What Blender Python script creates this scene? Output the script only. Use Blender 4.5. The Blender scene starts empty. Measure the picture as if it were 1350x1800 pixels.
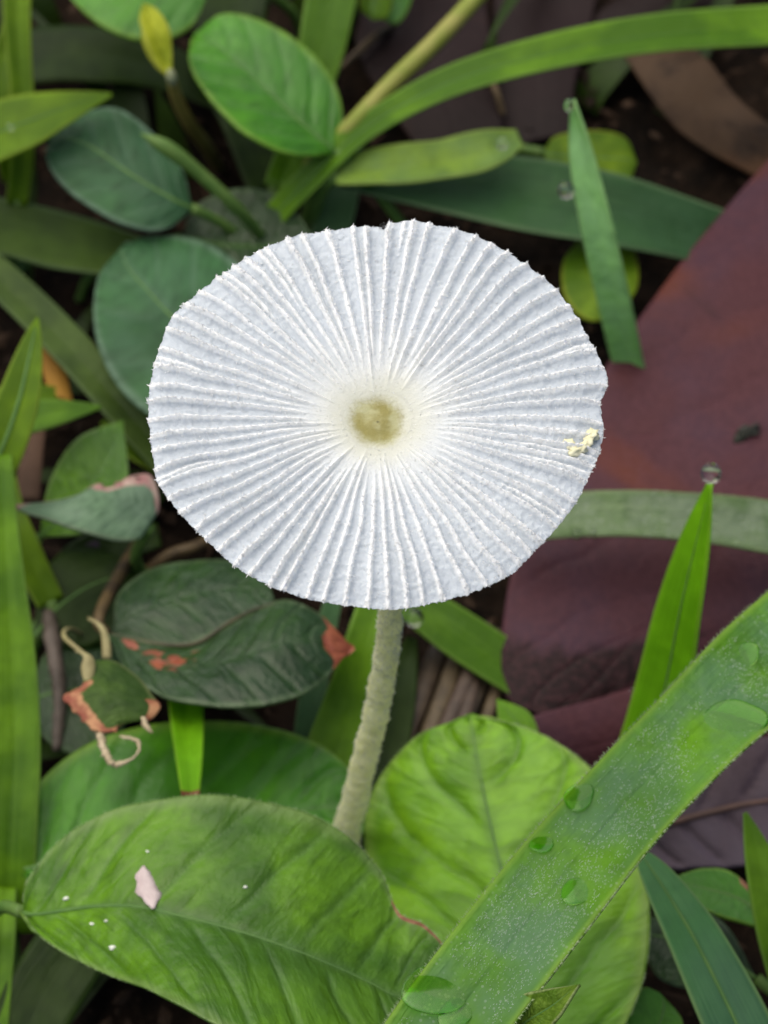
# A small white pleated mushroom among grass, leaves and leaf litter, seen from above.  1 unit = 1 cm.
import bpy, math, random
import numpy as np
from mathutils import Vector, noise as mnoise

SC = bpy.context.scene
SC.unit_settings.system = 'METRIC'
SC.unit_settings.scale_length = 0.01
COL = SC.collection

# ------------------------------------------------------------------ camera
ELEV = math.radians(58.0)
DIST, FPX = 13.0, 5200.0
PW, PH = 1350.0, 1800.0
CAPZ = 4.6
VD = np.array([0.0, math.cos(ELEV), -math.sin(ELEV)])
VU = np.array([0.0, math.sin(ELEV), math.cos(ELEV)])
VR = np.array([1.0, 0.0, 0.0])
CAPC = np.array([0.0, 0.0, CAPZ])
CAM = CAPC - VR * (-11.0 * DIST / FPX) - VU * (155.0 * DIST / FPX) - VD * DIST
cd = bpy.data.cameras.new('camera')
cam = bpy.data.objects.new('camera', cd)
COL.objects.link(cam)
cam.location = CAM.tolist()
cam.rotation_euler = (math.pi / 2 - ELEV, 0, 0)
cd.sensor_fit = 'VERTICAL'
cd.sensor_height = 36.0
cd.sensor_width = 27.0
cd.lens = 36.0 * FPX / PH
cd.clip_start = 0.1
cd.clip_end = 2000.0
cd.dof.use_dof = True
cd.dof.focus_distance = DIST + 0.12
cd.dof.aperture_fstop = 0.88
cd.dof.aperture_blades = 0
SC.camera = cam

# ------------------------------------------------------------------ light
SUN_EL, SUN_AZ = math.radians(66), math.radians(140)      # azimuth measured from +X towards +Y: light comes from the left and a little from behind
w = bpy.data.worlds.new('World')
SC.world = w
w.use_nodes = True
wn = w.node_tree
bg = wn.nodes['Background']
sky = wn.nodes.new('ShaderNodeTexSky')
sky.sky_type = 'NISHITA'
sky.sun_disc = False
sky.sun_elevation = SUN_EL
sky.sun_rotation = math.radians(90) - SUN_AZ
sky.dust_density = 4.0
sky.air_density = 1.0
sky.ozone_density = 1.0
wn.links.new(sky.outputs[0], bg.inputs['Color'])
bg.inputs['Strength'].default_value = 0.055
sd = bpy.data.lights.new('sun', 'SUN')
sun = bpy.data.objects.new('sun', sd)
COL.objects.link(sun)
sd.energy = 1.5
sd.angle = math.radians(95)
sd.color = (1.0, 0.93, 0.82)
sv = Vector((math.cos(SUN_EL) * math.cos(SUN_AZ), math.cos(SUN_EL) * math.sin(SUN_AZ), math.sin(SUN_EL)))
sun.rotation_euler = sv.to_track_quat('Z', 'Y').to_euler()
sun.location = (sv * 60).to_tuple()

SC.view_settings.view_transform = 'Standard'
SC.view_settings.look = 'None'
SC.view_settings.exposure = 1.27
SC.view_settings.gamma = 1.0
SC.view_settings.use_curve_mapping = False
SC.render.engine = 'CYCLES'
SC.cycles.use_denoising = True
SC.cycles.max_bounces = 10
SC.cycles.transparent_max_bounces = 8
SC.cycles.caustics_reflective = False
SC.cycles.caustics_refractive = True
SC.cycles.blur_glossy = 0.5

# ------------------------------------------------------------------ geometry helpers
def ray(px, py):
    return VD + VR * ((px - PW / 2) / FPX) + VU * ((PH / 2 - py) / FPX)

def at(px, py, z):
    """the point at height z that the photograph shows at this pixel"""
    d = ray(px, py)
    return CAM + d * ((z - CAM[2]) / d[2])

def spline(pts, n):
    """Catmull-Rom through the points, n samples, spaced by arc length"""
    P = np.asarray(pts, float)
    if P.ndim == 1:
        P = P[:, None]
    k = len(P)
    if k == 2:
        t = np.linspace(0, 1, n)[:, None]
        return P[0] * (1 - t) + P[1] * t
    E = np.vstack([2 * P[0] - P[1], P, 2 * P[-1] - P[-2]])
    u = np.linspace(0, k - 1 - 1e-9, n)
    i = u.astype(int)
    f = (u - i)[:, None]
    a, b, c, d = E[i], E[i + 1], E[i + 2], E[i + 3]
    return 0.5 * ((2 * b) + (c - a) * f + (2 * a - 5 * b + 4 * c - d) * f ** 2 + (3 * b - a - 3 * c + d) * f ** 3)

def fbm(p, sc=1.0, oct=3):
    return mnoise.fractal(Vector((p[0] * sc, p[1] * sc, p[2] * sc)), 0.9, 2.0, oct)

def mesh_obj(name, V, F, mat, parent=None, origin=None, smooth=True, attrs=None, uv=None):
    V = np.asarray(V, float)
    o0 = np.asarray(origin, float) if origin is not None else np.zeros(3)
    me = bpy.data.meshes.new(name)
    me.from_pydata((V - o0).tolist(), [], F if isinstance(F, list) else F.tolist())
    if attrs:
        for k, a in attrs.items():
            at_ = me.attributes.new(k, 'FLOAT', 'POINT')
            at_.data.foreach_set('value', np.asarray(a, np.float32).ravel())
    if uv is not None:
        ul = me.uv_layers.new(name='UVMap')
        li = np.empty(len(me.loops), np.int32)
        me.loops.foreach_get('vertex_index', li)
        ul.data.foreach_set('uv', np.asarray(uv, np.float32)[li].ravel())
    if smooth:
        me.polygons.foreach_set('use_smooth', np.ones(len(me.polygons), bool))
    me.update()
    ob = bpy.data.objects.new(name, me)
    COL.objects.link(ob)
    if mat:
        me.materials.append(mat)
    if parent is not None:
        ob.parent = parent
    elif origin is not None:
        ob.location = o0.tolist()
    return ob

def root(name, loc, label, cat, group=None, kind=None):
    o = bpy.data.objects.new(name, None)
    o.empty_display_size = 0.1
    COL.objects.link(o)
    o.location = np.asarray(loc).tolist()
    tag(o, label, cat, group, kind)
    return o

def tag(o, label=None, cat=None, group=None, kind=None):
    if label: o['label'] = label
    if cat: o['category'] = cat
    if group: o['group'] = group
    if kind: o['kind'] = kind
    return o

def grid_faces(nu, nv, wrap=False):
    i = np.arange(nv - 1)[:, None]
    j = np.arange(nu if wrap else nu - 1)[None, :]
    a = i * nu + j
    b = i * nu + (j + 1) % nu
    return np.stack([a, b, b + nu, a + nu], -1).reshape(-1, 4)

def tube(name, pts, rad, mat, parent=None, origin=None, n=24, k=10, rough=0.0, seed=0, cap=True):
    C = spline(pts, n)
    R = spline(rad, n)[:, 0] if np.ndim(rad) else np.full(n, rad)
    T = np.gradient(C, axis=0)
    T /= np.linalg.norm(T, axis=1)[:, None] + 1e-12
    ref = np.array([0.31, -0.87, 0.37])
    V = []
    for i in range(n):
        a = np.cross(T[i], ref); a /= np.linalg.norm(a) + 1e-9
        b = np.cross(T[i], a)
        for j in range(k):
            th = 2 * math.pi * j / k
            r = R[i]
            d = a * math.cos(th) + b * math.sin(th)
            if rough:
                q = C[i] + d * r
                r *= 1 + rough * fbm(q + seed, 0.6 / max(R[i], .01), 3)
            V.append(C[i] + d * r)
    F = grid_faces(k, n, True).tolist()
    if cap:
        V.append(C[0]); V.append(C[-1])
        m = n * k
        F += [[m, (j + 1) % k, j] for j in range(k)]
        F += [[m + 1, (n - 1) * k + j, (n - 1) * k + (j + 1) % k] for j in range(k)]
    return mesh_obj(name, V, F, mat, parent, origin)

def sheet_grid(L, R, zl, zr, nu, nv, mid=0.5, fold=0.0, arch=0.0, wave=0.0, wsc=1.2, seed=0.0, veins=0, vslope=0.25, vdepth=0.0, edgewave=0.0, vstart=0.0):
    """a leaf surface between two traced edges: rows run from base to tip, columns from left to right edge"""
    Lp, Rp = spline(L, nv), spline(R, nv)
    zL, zR = spline(zl, nv)[:, 0], spline(zr, nv)[:, 0]
    P0 = np.array([at(p[0], p[1], z) for p, z in zip(Lp, zL)])
    P1 = np.array([at(p[0], p[1], z) for p, z in zip(Rp, zR)])
    s = np.linspace(0, 1, nu)
    G = P0[:, None, :] * (1 - s)[None, :, None] + P1[:, None, :] * s[None, :, None]
    W = np.linalg.norm(P1 - P0, axis=1)
    du = np.gradient(G, axis=1); dv = np.gradient(G, axis=0)
    N = np.cross(du, dv)
    N = N.reshape(-1, 3).mean(0) if True else N
    N /= np.linalg.norm(N) + 1e-12
    flip = False
    if np.dot(N, -VD) < 0:
        N = -N; flip = True
    side = np.where(s < mid, (mid - s) / mid, (s - mid) / (1 - mid))      # 0 on the midrib, 1 on the margin
    t = np.linspace(0, 1, nv)
    H = np.zeros((nv, nu))
    H += W[:, None] * (fold * side[None, :] + arch * (1 - side[None, :] ** 2))
    vein = np.zeros((nv, nu))
    for i in range(nv):
        for j in range(nu):
            p = G[i, j] + seed * 3.7
            if wave or edgewave:
                H[i, j] += W.max() * (wave * fbm(p, wsc, 2) + edgewave * side[j] ** 2 * fbm(p, wsc * 2.2, 2))
            if veins:
                wob = 0.22 * fbm(p, 1.3, 3)
                sg = 0.5 if s[j] < mid else 0.0
                q = (t[i] - vslope * side[j] ** 1.15) * veins + wob + sg
                f = abs(q - math.floor(q) - 0.5) * 2        # 1 on a vein
                e = min(1.0, max(0.0, (side[j]) * 6)) * min(1.0, (1 - side[j]) * 5 + 0.15)
                vein[i, j] = max(0.0, (f - 0.72) / 0.28) ** 1.5 * e
                H[i, j] -= vdepth * (max(0.0, f - 0.35) / 0.65) ** 2.2 * e
    mr = np.exp(-(side / 0.05) ** 2)
    vein = np.maximum(vein, (mr if veins else mr * 0.6)[None, :])
    G = G + H[:, :, None] * N
    return G, side, t, vein, flip, N

def leaf_mesh(name, mat, parent, origin, L, R, z, zr=None, nu=16, nv=36, thick=0.018, wound=None, ragged=None, holes=None, **kw):
    zr = z if zr is None else zr
    G, side, t, vein, flip, N = sheet_grid(L, R, z, zr, nu, nv, **kw)
    nv_, nu_ = G.shape[:2]
    S = np.broadcast_to(np.linspace(0, 1, nu_)[None, :], (nv_, nu_))
    T = np.broadcast_to(t[:, None], (nv_, nu_))
    wd = np.zeros((nv_, nu_))
    if wound is not None:
        for i in range(nv_):
            for j in range(nu_):
                wd[i, j] = wound(S[i, j], T[i, j], G[i, j])
    F = grid_faces(nu_, nv_)
    if ragged is not None:
        cen = [(S.ravel()[f].mean(), T.ravel()[f].mean(), G.reshape(-1, 3)[f].mean(0)) for f in F]
        keep = np.array([not ragged(a, b, c) for a, b, c in cen])
        F = F[keep]
    if flip:
        F = F[:, ::-1]
    ob = mesh_obj(name, G.reshape(-1, 3), F, mat, parent, origin,
                  attrs={'vein': vein, 'edge': np.broadcast_to(side[None, :], (nv_, nu_)), 'wound': wd},
                  uv=np.stack([S, T], -1).reshape(-1, 2))
    m = ob.modifiers.new('thickness', 'SOLIDIFY')
    m.thickness = thick
    m.offset = -1
    return ob, G, N

def offset_edges(mid, wd):
    """left and right edges, in picture coordinates, of a strip with this middle line and half widths"""
    n = max(len(mid), len(wd), 7)
    M = spline(np.array(mid)[:, :2], n); Wd = spline(wd, n)[:, 0]
    T = np.gradient(M, axis=0); T /= np.linalg.norm(T, axis=1)[:, None] + 1e-9
    P = np.stack([-T[:, 1], T[:, 0]], -1)
    z = spline(np.array(mid)[:, 2], n)[:, 0]
    return M + P * Wd[:, None], M - P * Wd[:, None], z

# ------------------------------------------------------------------ materials
MATS = {}
class NT:
    def __init__(s, name):
        s.m = bpy.data.materials.new(name); s.m.use_nodes = True
        s.t = s.m.node_tree; s.t.nodes.clear()
        s.out = s.n('ShaderNodeOutputMaterial')
    def n(s, kind, **kw):
        nd = s.t.nodes.new(kind)
        for k, v in kw.items():
            if k.startswith('_'):
                setattr(nd, k[1:], v)
            else:
                key = int(k[1:]) if k[0] == 'i' and k[1:].isdigit() else k.replace('__', ' ')
                s.set(nd.inputs[key], v)
        return nd
    def set(s, inp, v):
        if isinstance(v, bpy.types.NodeSocket): s.t.links.new(v, inp)
        elif isinstance(v, (tuple, list)) and len(v) == 3 and inp.type == 'RGBA': inp.default_value = (*v, 1)
        else: inp.default_value = v
    def math(s, op, a, b=0.0, c=0.0, clamp=False):
        nd = s.n('ShaderNodeMath', _operation=op, i0=a, i1=b, i2=c); nd.use_clamp = clamp
        return nd.outputs[0]
    def mix(s, f, a, b, mode='MIX'):
        nd = s.n('ShaderNodeMix', _data_type='RGBA', _blend_type=mode)
        s.set(nd.inputs[0], f); s.set(nd.inputs[6], a); s.set(nd.inputs[7], b)
        return nd.outputs[2]
    def ramp(s, f, lo, hi):
        nd = s.n('ShaderNodeMapRange', _interpolation_type='SMOOTHSTEP', i0=f, i1=lo, i2=hi)
        return nd.outputs[0]
    def attr(s, name):
        return s.n('ShaderNodeAttribute', _attribute_name=name).outputs['Fac']
    def noise(s, scale, detail=3, vec=None, rough=0.55, dist=0.0):
        nd = s.n('ShaderNodeTexNoise', Scale=scale, Detail=detail, Roughness=rough, Distortion=dist)
        s.set(nd.inputs['Vector'], vec if vec is not None else s.obj())
        return nd.outputs[0]
    def obj(s):
        return s.n('ShaderNodeTexCoord').outputs['Object']
    def uv(s):
        return s.n('ShaderNodeTexCoord').outputs['UV']

def leaf_mat(key, c1, c2, margin=None, vein=None, wound=(0.20, 0.07, 0.03), wound2=(0.35, 0.17, 0.09), rough=0.5, trans=0.30, tcol=None,
             spec=0.16, nsc=1.6, grass=False, stripes=1.0, ripple=30.0, sheen_down=0.0, sheen_down_c=(0.30, 0.38, 0.34), bump=0.3, speck=0.0, sheen=0.0):
    if key in MATS: return MATS[key]
    k = NT(key)
    ob = k.obj()
    n1 = k.noise(nsc, 3, ob)
    n2 = k.noise(nsc * 9, 3, ob)
    col = k.mix(k.ramp(n1, 0.40, 0.60), tuple(x * 0.82 for x in c1), tuple(x * 1.1 for x in c2))
    col = k.mix(k.math('MULTIPLY', k.ramp(n2, 0.35, 0.75), 0.35), col, tuple(x * 0.55 for x in c1))
    edge, vn, wd = k.attr('edge'), k.attr('vein'), k.attr('wound')
    if sheen_down:
        bn = k.noise(nsc * 1.7, 4, ob)
        bf = k.math('MULTIPLY', k.ramp(bn, 0.28, 0.66), k.math('SUBTRACT', 1.0, k.math('POWER', edge, 6.0)))
        col = k.mix(k.math('MULTIPLY', bf, sheen_down), col, sheen_down_c)  # bluish sky sheen painted in as patches; on the downy grass, real down
    if margin:
        mg = k.ramp(edge, 0.86, 0.99)
        col = k.mix(k.math('MULTIPLY', mg, 0.75), col, margin)
    if vein:
        col = k.mix(k.math('MULTIPLY', vn, 0.4), col, vein)
    height = k.math('ADD', k.math('MULTIPLY', n2, 0.5), k.math('ADD', k.math('MULTIPLY', k.noise(nsc * 3.2, 2, ob), 3.0), k.math('MULTIPLY', k.noise(34.0, 2, ob), 0.45)))
    if grass:
        sx = k.n('ShaderNodeSeparateXYZ'); k.set(sx.inputs[0], k.uv())
        st = k.n('ShaderNodeTexNoise', Scale=1.0, Detail=2.0)
        cb = k.n('ShaderNodeCombineXYZ', X=k.math('MULTIPLY', sx.outputs[0], 26.0), Y=k.math('MULTIPLY', sx.outputs[1], 2.5))
        k.set(st.inputs['Vector'], cb.outputs[0])
        stripe = k.ramp(st.outputs[0], 0.35, 0.65)
        col = k.mix(k.math('MULTIPLY', stripe, 0.22 * stripes), col, tuple(min(1, x * 1.5 + 0.01) for x in c2))
        height = k.math('ADD', height, k.math('MULTIPLY', stripe, 0.5 * stripes))
    else:
        sx = k.n('ShaderNodeSeparateXYZ'); k.set(sx.inputs[0], k.uv())
        cb = k.n('ShaderNodeCombineXYZ', X=k.math('MULTIPLY', k.math('ABSOLUTE', k.math('SUBTRACT', sx.outputs[0], 0.5)), 5.0),
                 Y=k.math('MULTIPLY', k.math('SUBTRACT', sx.outputs[1], k.math('MULTIPLY', edge, 0.12)), ripple))
        st = k.n('ShaderNodeTexNoise', Scale=1.0, Detail=3.0, Distortion=0.6)
        k.set(st.inputs['Vector'], cb.outputs[0])
        rp = st.outputs[0]
        col = k.mix(k.math('MULTIPLY', k.ramp(rp, 0.45, 0.68), 0.5), col, tuple(x * 0.5 for x in c1))
        height = k.math('ADD', height, k.math('MULTIPLY', rp, 3.0))
    if speck:
        vo = k.n('ShaderNodeTexVoronoi', Scale=38.0); k.set(vo.inputs['Vector'], ob)
        sp = k.math('MULTIPLY', k.math('LESS_THAN', vo.outputs[0], 0.26), k.ramp(k.noise(5.0, 2, ob), 0.45, 0.6))
        col = k.mix(k.math('MULTIPLY', sp, speck), col, (0.55, 0.60, 0.52))
    wcol = k.mix(k.ramp(k.noise(14.0, 3, ob), 0.35, 0.65), wound, wound2)
    wf = k.ramp(k.math('ADD', wd, k.math('MULTIPLY', k.math('SUBTRACT', n2, 0.5), 0.5)), 0.40, 0.60)
    col = k.mix(wf, col, wcol)
    bp = k.n('ShaderNodeBump', Strength=bump, Distance=0.02, Height=k.math('SUBTRACT', height, k.math('MULTIPLY', vn, 0.8)))
    rg = k.math('ADD', rough - 0.08, k.math('MULTIPLY', n2, 0.16))
    pr = k.n('ShaderNodeBsdfPrincipled', Base__Color=col, Roughness=rg, Normal=bp.outputs[0])
    pr.inputs['Specular IOR Level'].default_value = spec
    if sheen:
        pr.inputs['Sheen Weight'].default_value = sheen
        pr.inputs['Sheen Roughness'].default_value = 0.4
        pr.inputs['Sheen Tint'].default_value = (0.85, 0.95, 1.0, 1)
    tr = k.n('ShaderNodeBsdfTranslucent')
    tc = tcol or (c2[0] * 2.2 + 0.03, c2[1] * 2.0 + 0.03, c2[2] * 0.6)
    k.set(tr.inputs['Color'], k.mix(wf, k.mix(0.35, tc, col), wcol))
    mx = k.n('ShaderNodeMixShader', i0=trans, i1=pr.outputs[0], i2=tr.outputs[0])
    k.set(k.out.inputs[0], mx.outputs[0])
    MATS[key] = k.m
    return k.m

def plain_mat(key, c1, c2, rough=0.6, nsc=6.0, bump=0.3, spec=0.4, trans=0.0, dist=0.01):
    if key in MATS: return MATS[key]
    k = NT(key); ob = k.obj()
    n1 = k.noise(nsc, 5, ob)
    col = k.mix(k.ramp(n1, 0.3, 0.7), c1, c2)
    bp = k.n('ShaderNodeBump', Strength=bump, Distance=dist, Height=k.noise(nsc * 4, 4, ob))
    pr = k.n('ShaderNodeBsdfPrincipled', Base__Color=col, Roughness=rough, Normal=bp.outputs[0])
    pr.inputs['Specular IOR Level'].default_value = spec
    sh = pr.outputs[0]
    if trans:
        tr = k.n('ShaderNodeBsdfTranslucent', Color=col)
        sh = k.n('ShaderNodeMixShader', i0=trans, i1=sh, i2=tr.outputs[0]).outputs[0]
    k.set(k.out.inputs[0], sh)
    MATS[key] = k.m
    return k.m

def water_mat():
    if 'water' in MATS: return MATS['water']
    k = NT('water')
    pr = k.n('ShaderNodeBsdfPrincipled', Base__Color=(1, 1, 1), Roughness=0.02, IOR=1.333)
    pr.inputs['Transmission Weight'].default_value = 1.0
    k.set(k.out.inputs[0], pr.outputs[0])
    MATS['water'] = k.m
    return k.m

def film_mat():
    if 'water_film' in MATS: return MATS['water_film']
    k = NT('water_film')
    fr = k.n('ShaderNodeFresnel', IOR=1.33)
    tr = k.n('ShaderNodeBsdfTransparent', Color=(0.80, 1.0, 0.50))
    gl = k.n('ShaderNodeBsdfGlossy', Color=(1, 1, 1), Roughness=0.08)
    k.set(k.out.inputs[0], k.n('ShaderNodeMixShader', i0=fr.outputs[0], i1=tr.outputs[0], i2=gl.outputs[0]).outputs[0])
    MATS['water_film'] = k.m
    return k.m

# greens
SAP   = lambda: leaf_mat('sap_green_leaf', (0.1103, 0.2856, 0.0056), (0.1943, 0.3984, 0.0066), margin=(0.22, 0.34, 0.06), vein=(0.045, 0.115, 0.03), trans=0.34, rough=0.38, spec=0.36, sheen_down=0.45, sheen_down_c=(0.1943, 0.4250, 0.0397), nsc=1.4, bump=0.35)
DEEP  = lambda: leaf_mat('deep_green_leaf', (0.0544, 0.1604, 0.0048), (0.1155, 0.2648, 0.0048), margin=(0.17, 0.27, 0.07), vein=(0.075, 0.15, 0.05), trans=0.28, rough=0.38, spec=0.36, sheen_down=0.45, sheen_down_c=(0.0748, 0.1812, 0.0173), nsc=1.5, bump=0.4)
BLUE  = lambda: leaf_mat('blue_green_leaf', (0.0214, 0.0765, 0.0242), (0.0299, 0.0991, 0.0288), margin=(0.12, 0.19, 0.13), vein=(0.08, 0.14, 0.09), trans=0.15, rough=0.48, sheen_down=0.5, sheen_down_c=(0.0535, 0.1261, 0.0643), nsc=1.5, bump=0.2)
FRESH = lambda: leaf_mat('fresh_green_leaf', (0.0422, 0.1842, 0.0047), (0.0760, 0.2605, 0.0054), margin=(0.17, 0.30, 0.03), vein=(0.09, 0.20, 0.06), trans=0.30, rough=0.38, spec=0.36, sheen_down=0.5, sheen_down_c=(0.0675, 0.2415, 0.0202), nsc=1.3, bump=0.25)
LIME  = lambda: leaf_mat('lime_leaf', (0.0980, 0.2080, 0.0084), (0.1680, 0.2720, 0.0105), margin=(0.34, 0.38, 0.04), trans=0.42, rough=0.45, nsc=2.0, bump=0.2)
SHADED  = lambda: leaf_mat('shaded_olive_leaf', (0.0096, 0.0252, 0.0020), (0.0180, 0.0392, 0.0025), trans=0.25, rough=0.5, nsc=1.5, grass=True, bump=0.2)  # olive darkened to put the shade of the gaps into the colour
HURT  = lambda: leaf_mat('grey_green_leaf', (0.0700, 0.1425, 0.0735), (0.1050, 0.1875, 0.0955), margin=(0.15, 0.19, 0.12), vein=(0.03, 0.07, 0.03), trans=0.15, rough=0.55, sheen_down=0.5, sheen_down_c=(0.1925, 0.2700, 0.1911), wound=(0.30, 0.15, 0.14), wound2=(0.45, 0.33, 0.27), nsc=2.0)
DARKL = lambda: leaf_mat('dark_green_leaf', (0.0122, 0.0384, 0.0059), (0.0195, 0.0546, 0.0071), margin=(0.10, 0.15, 0.07), vein=(0.034, 0.075, 0.020), trans=0.15, rough=0.38, spec=0.36, sheen_down=0.5, sheen_down_c=(0.0293, 0.0651, 0.0243), wound=(0.20, 0.045, 0.022), wound2=(0.33, 0.10, 0.05), nsc=2.2, bump=0.4)
G_SAP = lambda: leaf_mat('grass_sap', (0.0537, 0.1445, 0.0031), (0.0950, 0.2058, 0.0042), margin=(0.16, 0.28, 0.05), trans=0.32, rough=0.42, grass=True, nsc=1.6, bump=0.25)
G_BLUE = lambda: leaf_mat('grass_blue', (0.0280, 0.1035, 0.0360), (0.0480, 0.1485, 0.0400), margin=(0.18, 0.28, 0.10), trans=0.25, rough=0.42, grass=True, nsc=1.2, bump=0.25, sheen_down=0.4, sheen_down_c=(0.0640, 0.1530, 0.0880))
G_LIME = lambda: leaf_mat('grass_lime', (0.0786, 0.1650, 0.0042), (0.1251, 0.2250, 0.0050), margin=(0.25, 0.34, 0.04), trans=0.42, rough=0.45, grass=True, nsc=1.6, bump=0.2)
G_GREY = lambda: leaf_mat('grass_grey', (0.0187, 0.0603, 0.0167), (0.0262, 0.0775, 0.0201), margin=(0.12, 0.19, 0.09), trans=0.2, rough=0.52, grass=True, nsc=1.4, bump=0.35, sheen_down=0.6, sheen_down_c=(0.0394, 0.0890, 0.0406))
G_HAIR = lambda: leaf_mat('grass_downy', (0.0867, 0.2423, 0.0056), (0.1239, 0.3029, 0.0071), margin=(0.20, 0.34, 0.05), trans=0.28, rough=0.45, grass=True, nsc=1.5, bump=0.7, stripes=0.25, sheen_down=0.85, sheen_down_c=(0.1000, 0.2035, 0.1050), speck=0.18)
STEMG = lambda: plain_mat('green_stem', (0.060, 0.140, 0.020), (0.110, 0.190, 0.035), trans=0.15)
STEMY = lambda: plain_mat('yellow_stem', (0.19, 0.24, 0.025), (0.30, 0.29, 0.07), trans=0.2)
STEMB = lambda: plain_mat('brown_stem', (0.035, 0.022, 0.010), (0.085, 0.055, 0.018))
MIDR  = lambda: plain_mat('midrib_green', (0.070, 0.165, 0.030), (0.100, 0.205, 0.040), trans=0.2)
MIDD  = lambda: plain_mat('midrib_dark', (0.040, 0.090, 0.030), (0.060, 0.115, 0.035), trans=0.1)

# ------------------------------------------------------------------ the setting: soil
def soil():
    ax = np.concatenate([[-200, -90, -40, -20, -12], np.linspace(-8, 8, 161), [12, 20, 40, 90, 200]])
    X, Y = np.meshgrid(ax, ax)
    Z = np.zeros_like(X)
    for i in range(X.shape[0]):
        for j in range(X.shape[1]):
            p = (X[i, j], Y[i, j], 0)
            Z[i, j] = 0.10 * fbm(p, 1.1, 4) + 0.06 * fbm(p, 5.0, 2) - 0.1
    k = NT('soil'); ob = k.obj()
    col = k.mix(k.ramp(k.noise(3.0, 5, ob), 0.35, 0.65), (0.004, 0.0028, 0.0018), (0.014, 0.0085, 0.005))
    col = k.mix(k.ramp(k.noise(22.0, 3, ob), 0.60, 0.75), col, (0.035, 0.022, 0.014))
    bp = k.n('ShaderNodeBump', Strength=0.9, Distance=0.05, Height=k.noise(16.0, 6, ob))
    pr = k.n('ShaderNodeBsdfPrincipled', Base__Color=col, Roughness=0.9, Normal=bp.outputs[0])
    pr.inputs['Specular IOR Level'].default_value = 0.08
    k.set(k.out.inputs[0], pr.outputs[0])
    g = mesh_obj('ground', np.stack([X, Y, Z], -1).reshape(-1, 3), grid_faces(len(ax), len(ax)), k.m)
    tag(g, 'dark brown crumbly soil under the plants', None, None, 'structure')
soil()

# ------------------------------------------------------------------ builders of leaves and blades
def broad_leaf(label, mat, L, R, z, zr=None, petiole=None, midrib=True, midmat=None, name='broad_leaf', cat='leaf', group=None, prad=0.035,
               pmat=None, mrad=0.014, mend=0.96, foot=None, **kw):
    zb = z[0] if np.ndim(z) else z
    if not np.ndim(z): z = [z, z]
    if zr is not None and not np.ndim(zr): zr = [zr, zr]
    base = at(L[0][0], L[0][1], zb)
    r = root(name, [base[0], base[1], 0.0], label, cat, group)
    org = np.array([base[0], base[1], 0.0])
    ob, G, N = leaf_mesh('leaf_blade', mat, r, org, L, R, z, zr, **kw)
    nv, nu = G.shape[:2]
    jm = int(round(kw.get('mid', 0.5) * (nu - 1)))
    if midrib:
        C = G[: max(3, int(nv * mend)), jm] - N * mrad * 0.35
        rr = np.linspace(mrad, mrad * 0.35, 5)
        tube('midrib', C[:: max(1, len(C) // 14)], rr, midmat or MIDR(), r, org, n=30, k=6)
    if petiole is not False:
        tdir = G[0, jm] - G[min(4, nv - 1), jm]
        tdir /= np.linalg.norm(tdir) + 1e-9
        f = np.array(foot) if foot is not None else G[0, jm] + tdir * 0.7
        f = np.array([f[0], f[1], -0.1])
        p1 = G[0, jm] + tdir * 0.25 - np.array([0, 0, 0.05])
        p2 = (p1 + f) / 2 + tdir * 0.12
        tube('petiole', [G[0, jm], p1, p2, f], prad, pmat or STEMG(), r, org, n=20, k=8)
    return r, G, N

def blade(label, mat, mid, wd, roll=0.0, midrib=None, name='grass_leaf', group=None, foot=True, nu=11, nv=44, fold=0.06, tip=True, thick=0.014, **kw):
    """a grass blade along a middle line (picture x, y and height), half widths in picture pixels"""
    L, R, z = offset_edges(mid, wd)
    base = at(mid[0][0], mid[0][1], mid[0][2])
    r = root(name, [base[0], base[1], 0.0], label, 'grass blade', group)
    org = np.array([base[0], base[1], 0.0])
    ob, G, N = leaf_mesh('blade', mat, r, org, L, R, z + roll, z - roll, nu=nu, nv=nv, thick=thick, fold=fold, **kw)
    jm = (nu - 1) // 2
    if midrib:
        C = G[: int(nv * 0.97), jm] + N * 0.002
        tube('midrib', C[::3], [midrib, midrib, midrib * 0.3], MIDR(), r, org, n=34, k=6)
    if foot:
        t = G[0, jm] - G[3, jm]; t /= np.linalg.norm(t)
        p = G[0, jm]
        f = p + t * 0.25; f[2] = -0.1
        wdt = np.linalg.norm(G[0, 0] - G[0, -1]) / 2
        tube('sheath', [p + (G[2, jm] - p) * 0.5 - N * 0.03, p + t * 0.08 - np.array([0, 0, 0.08]), (p + f) / 2 + t * 0.05, f], [min(wdt * 0.6, 0.05), min(wdt * 0.7, 0.06), 0.06, 0.06], STEMG(), r, org, n=16, k=8)
    return r, G, N

def at_leaf(G, px, py):
    """the point of a leaf surface that the photograph shows at this pixel"""
    P = G.reshape(-1, 3)
    d = P - CAM
    dep = d @ VD
    x = PW / 2 + FPX * (d @ VR) / dep
    y = PH / 2 - FPX * (d @ VU) / dep
    i = np.argmin((x - px) ** 2 + (y - py) ** 2)
    return P[i]

# ------------------------------------------------------------------ the mushroom
RIM = [(1062, 690), (1070, 660), (1058, 630), (1035, 590), (1010, 545), (965, 490), (900, 445), (830, 410), (760, 393), (725, 387), (672, 397),
       (600, 402), (555, 408), (520, 415), (470, 433), (430, 455), (395, 478), (340, 520), (307, 548), (290, 580), (275, 625), (265, 665), (260, 710),
       (263, 760), (270, 810), (275, 845), (298, 880), (330, 917), (380, 965), (410, 993), (450, 1018), (500, 1040), (560, 1055), (620, 1063),
       (690, 1068), (750, 1059), (800, 1046), (860, 1025), (905, 1000), (940, 962), (980, 920), (1012, 880), (1035, 832), (1055, 790), (1062, 740), (1054, 700)]

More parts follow.
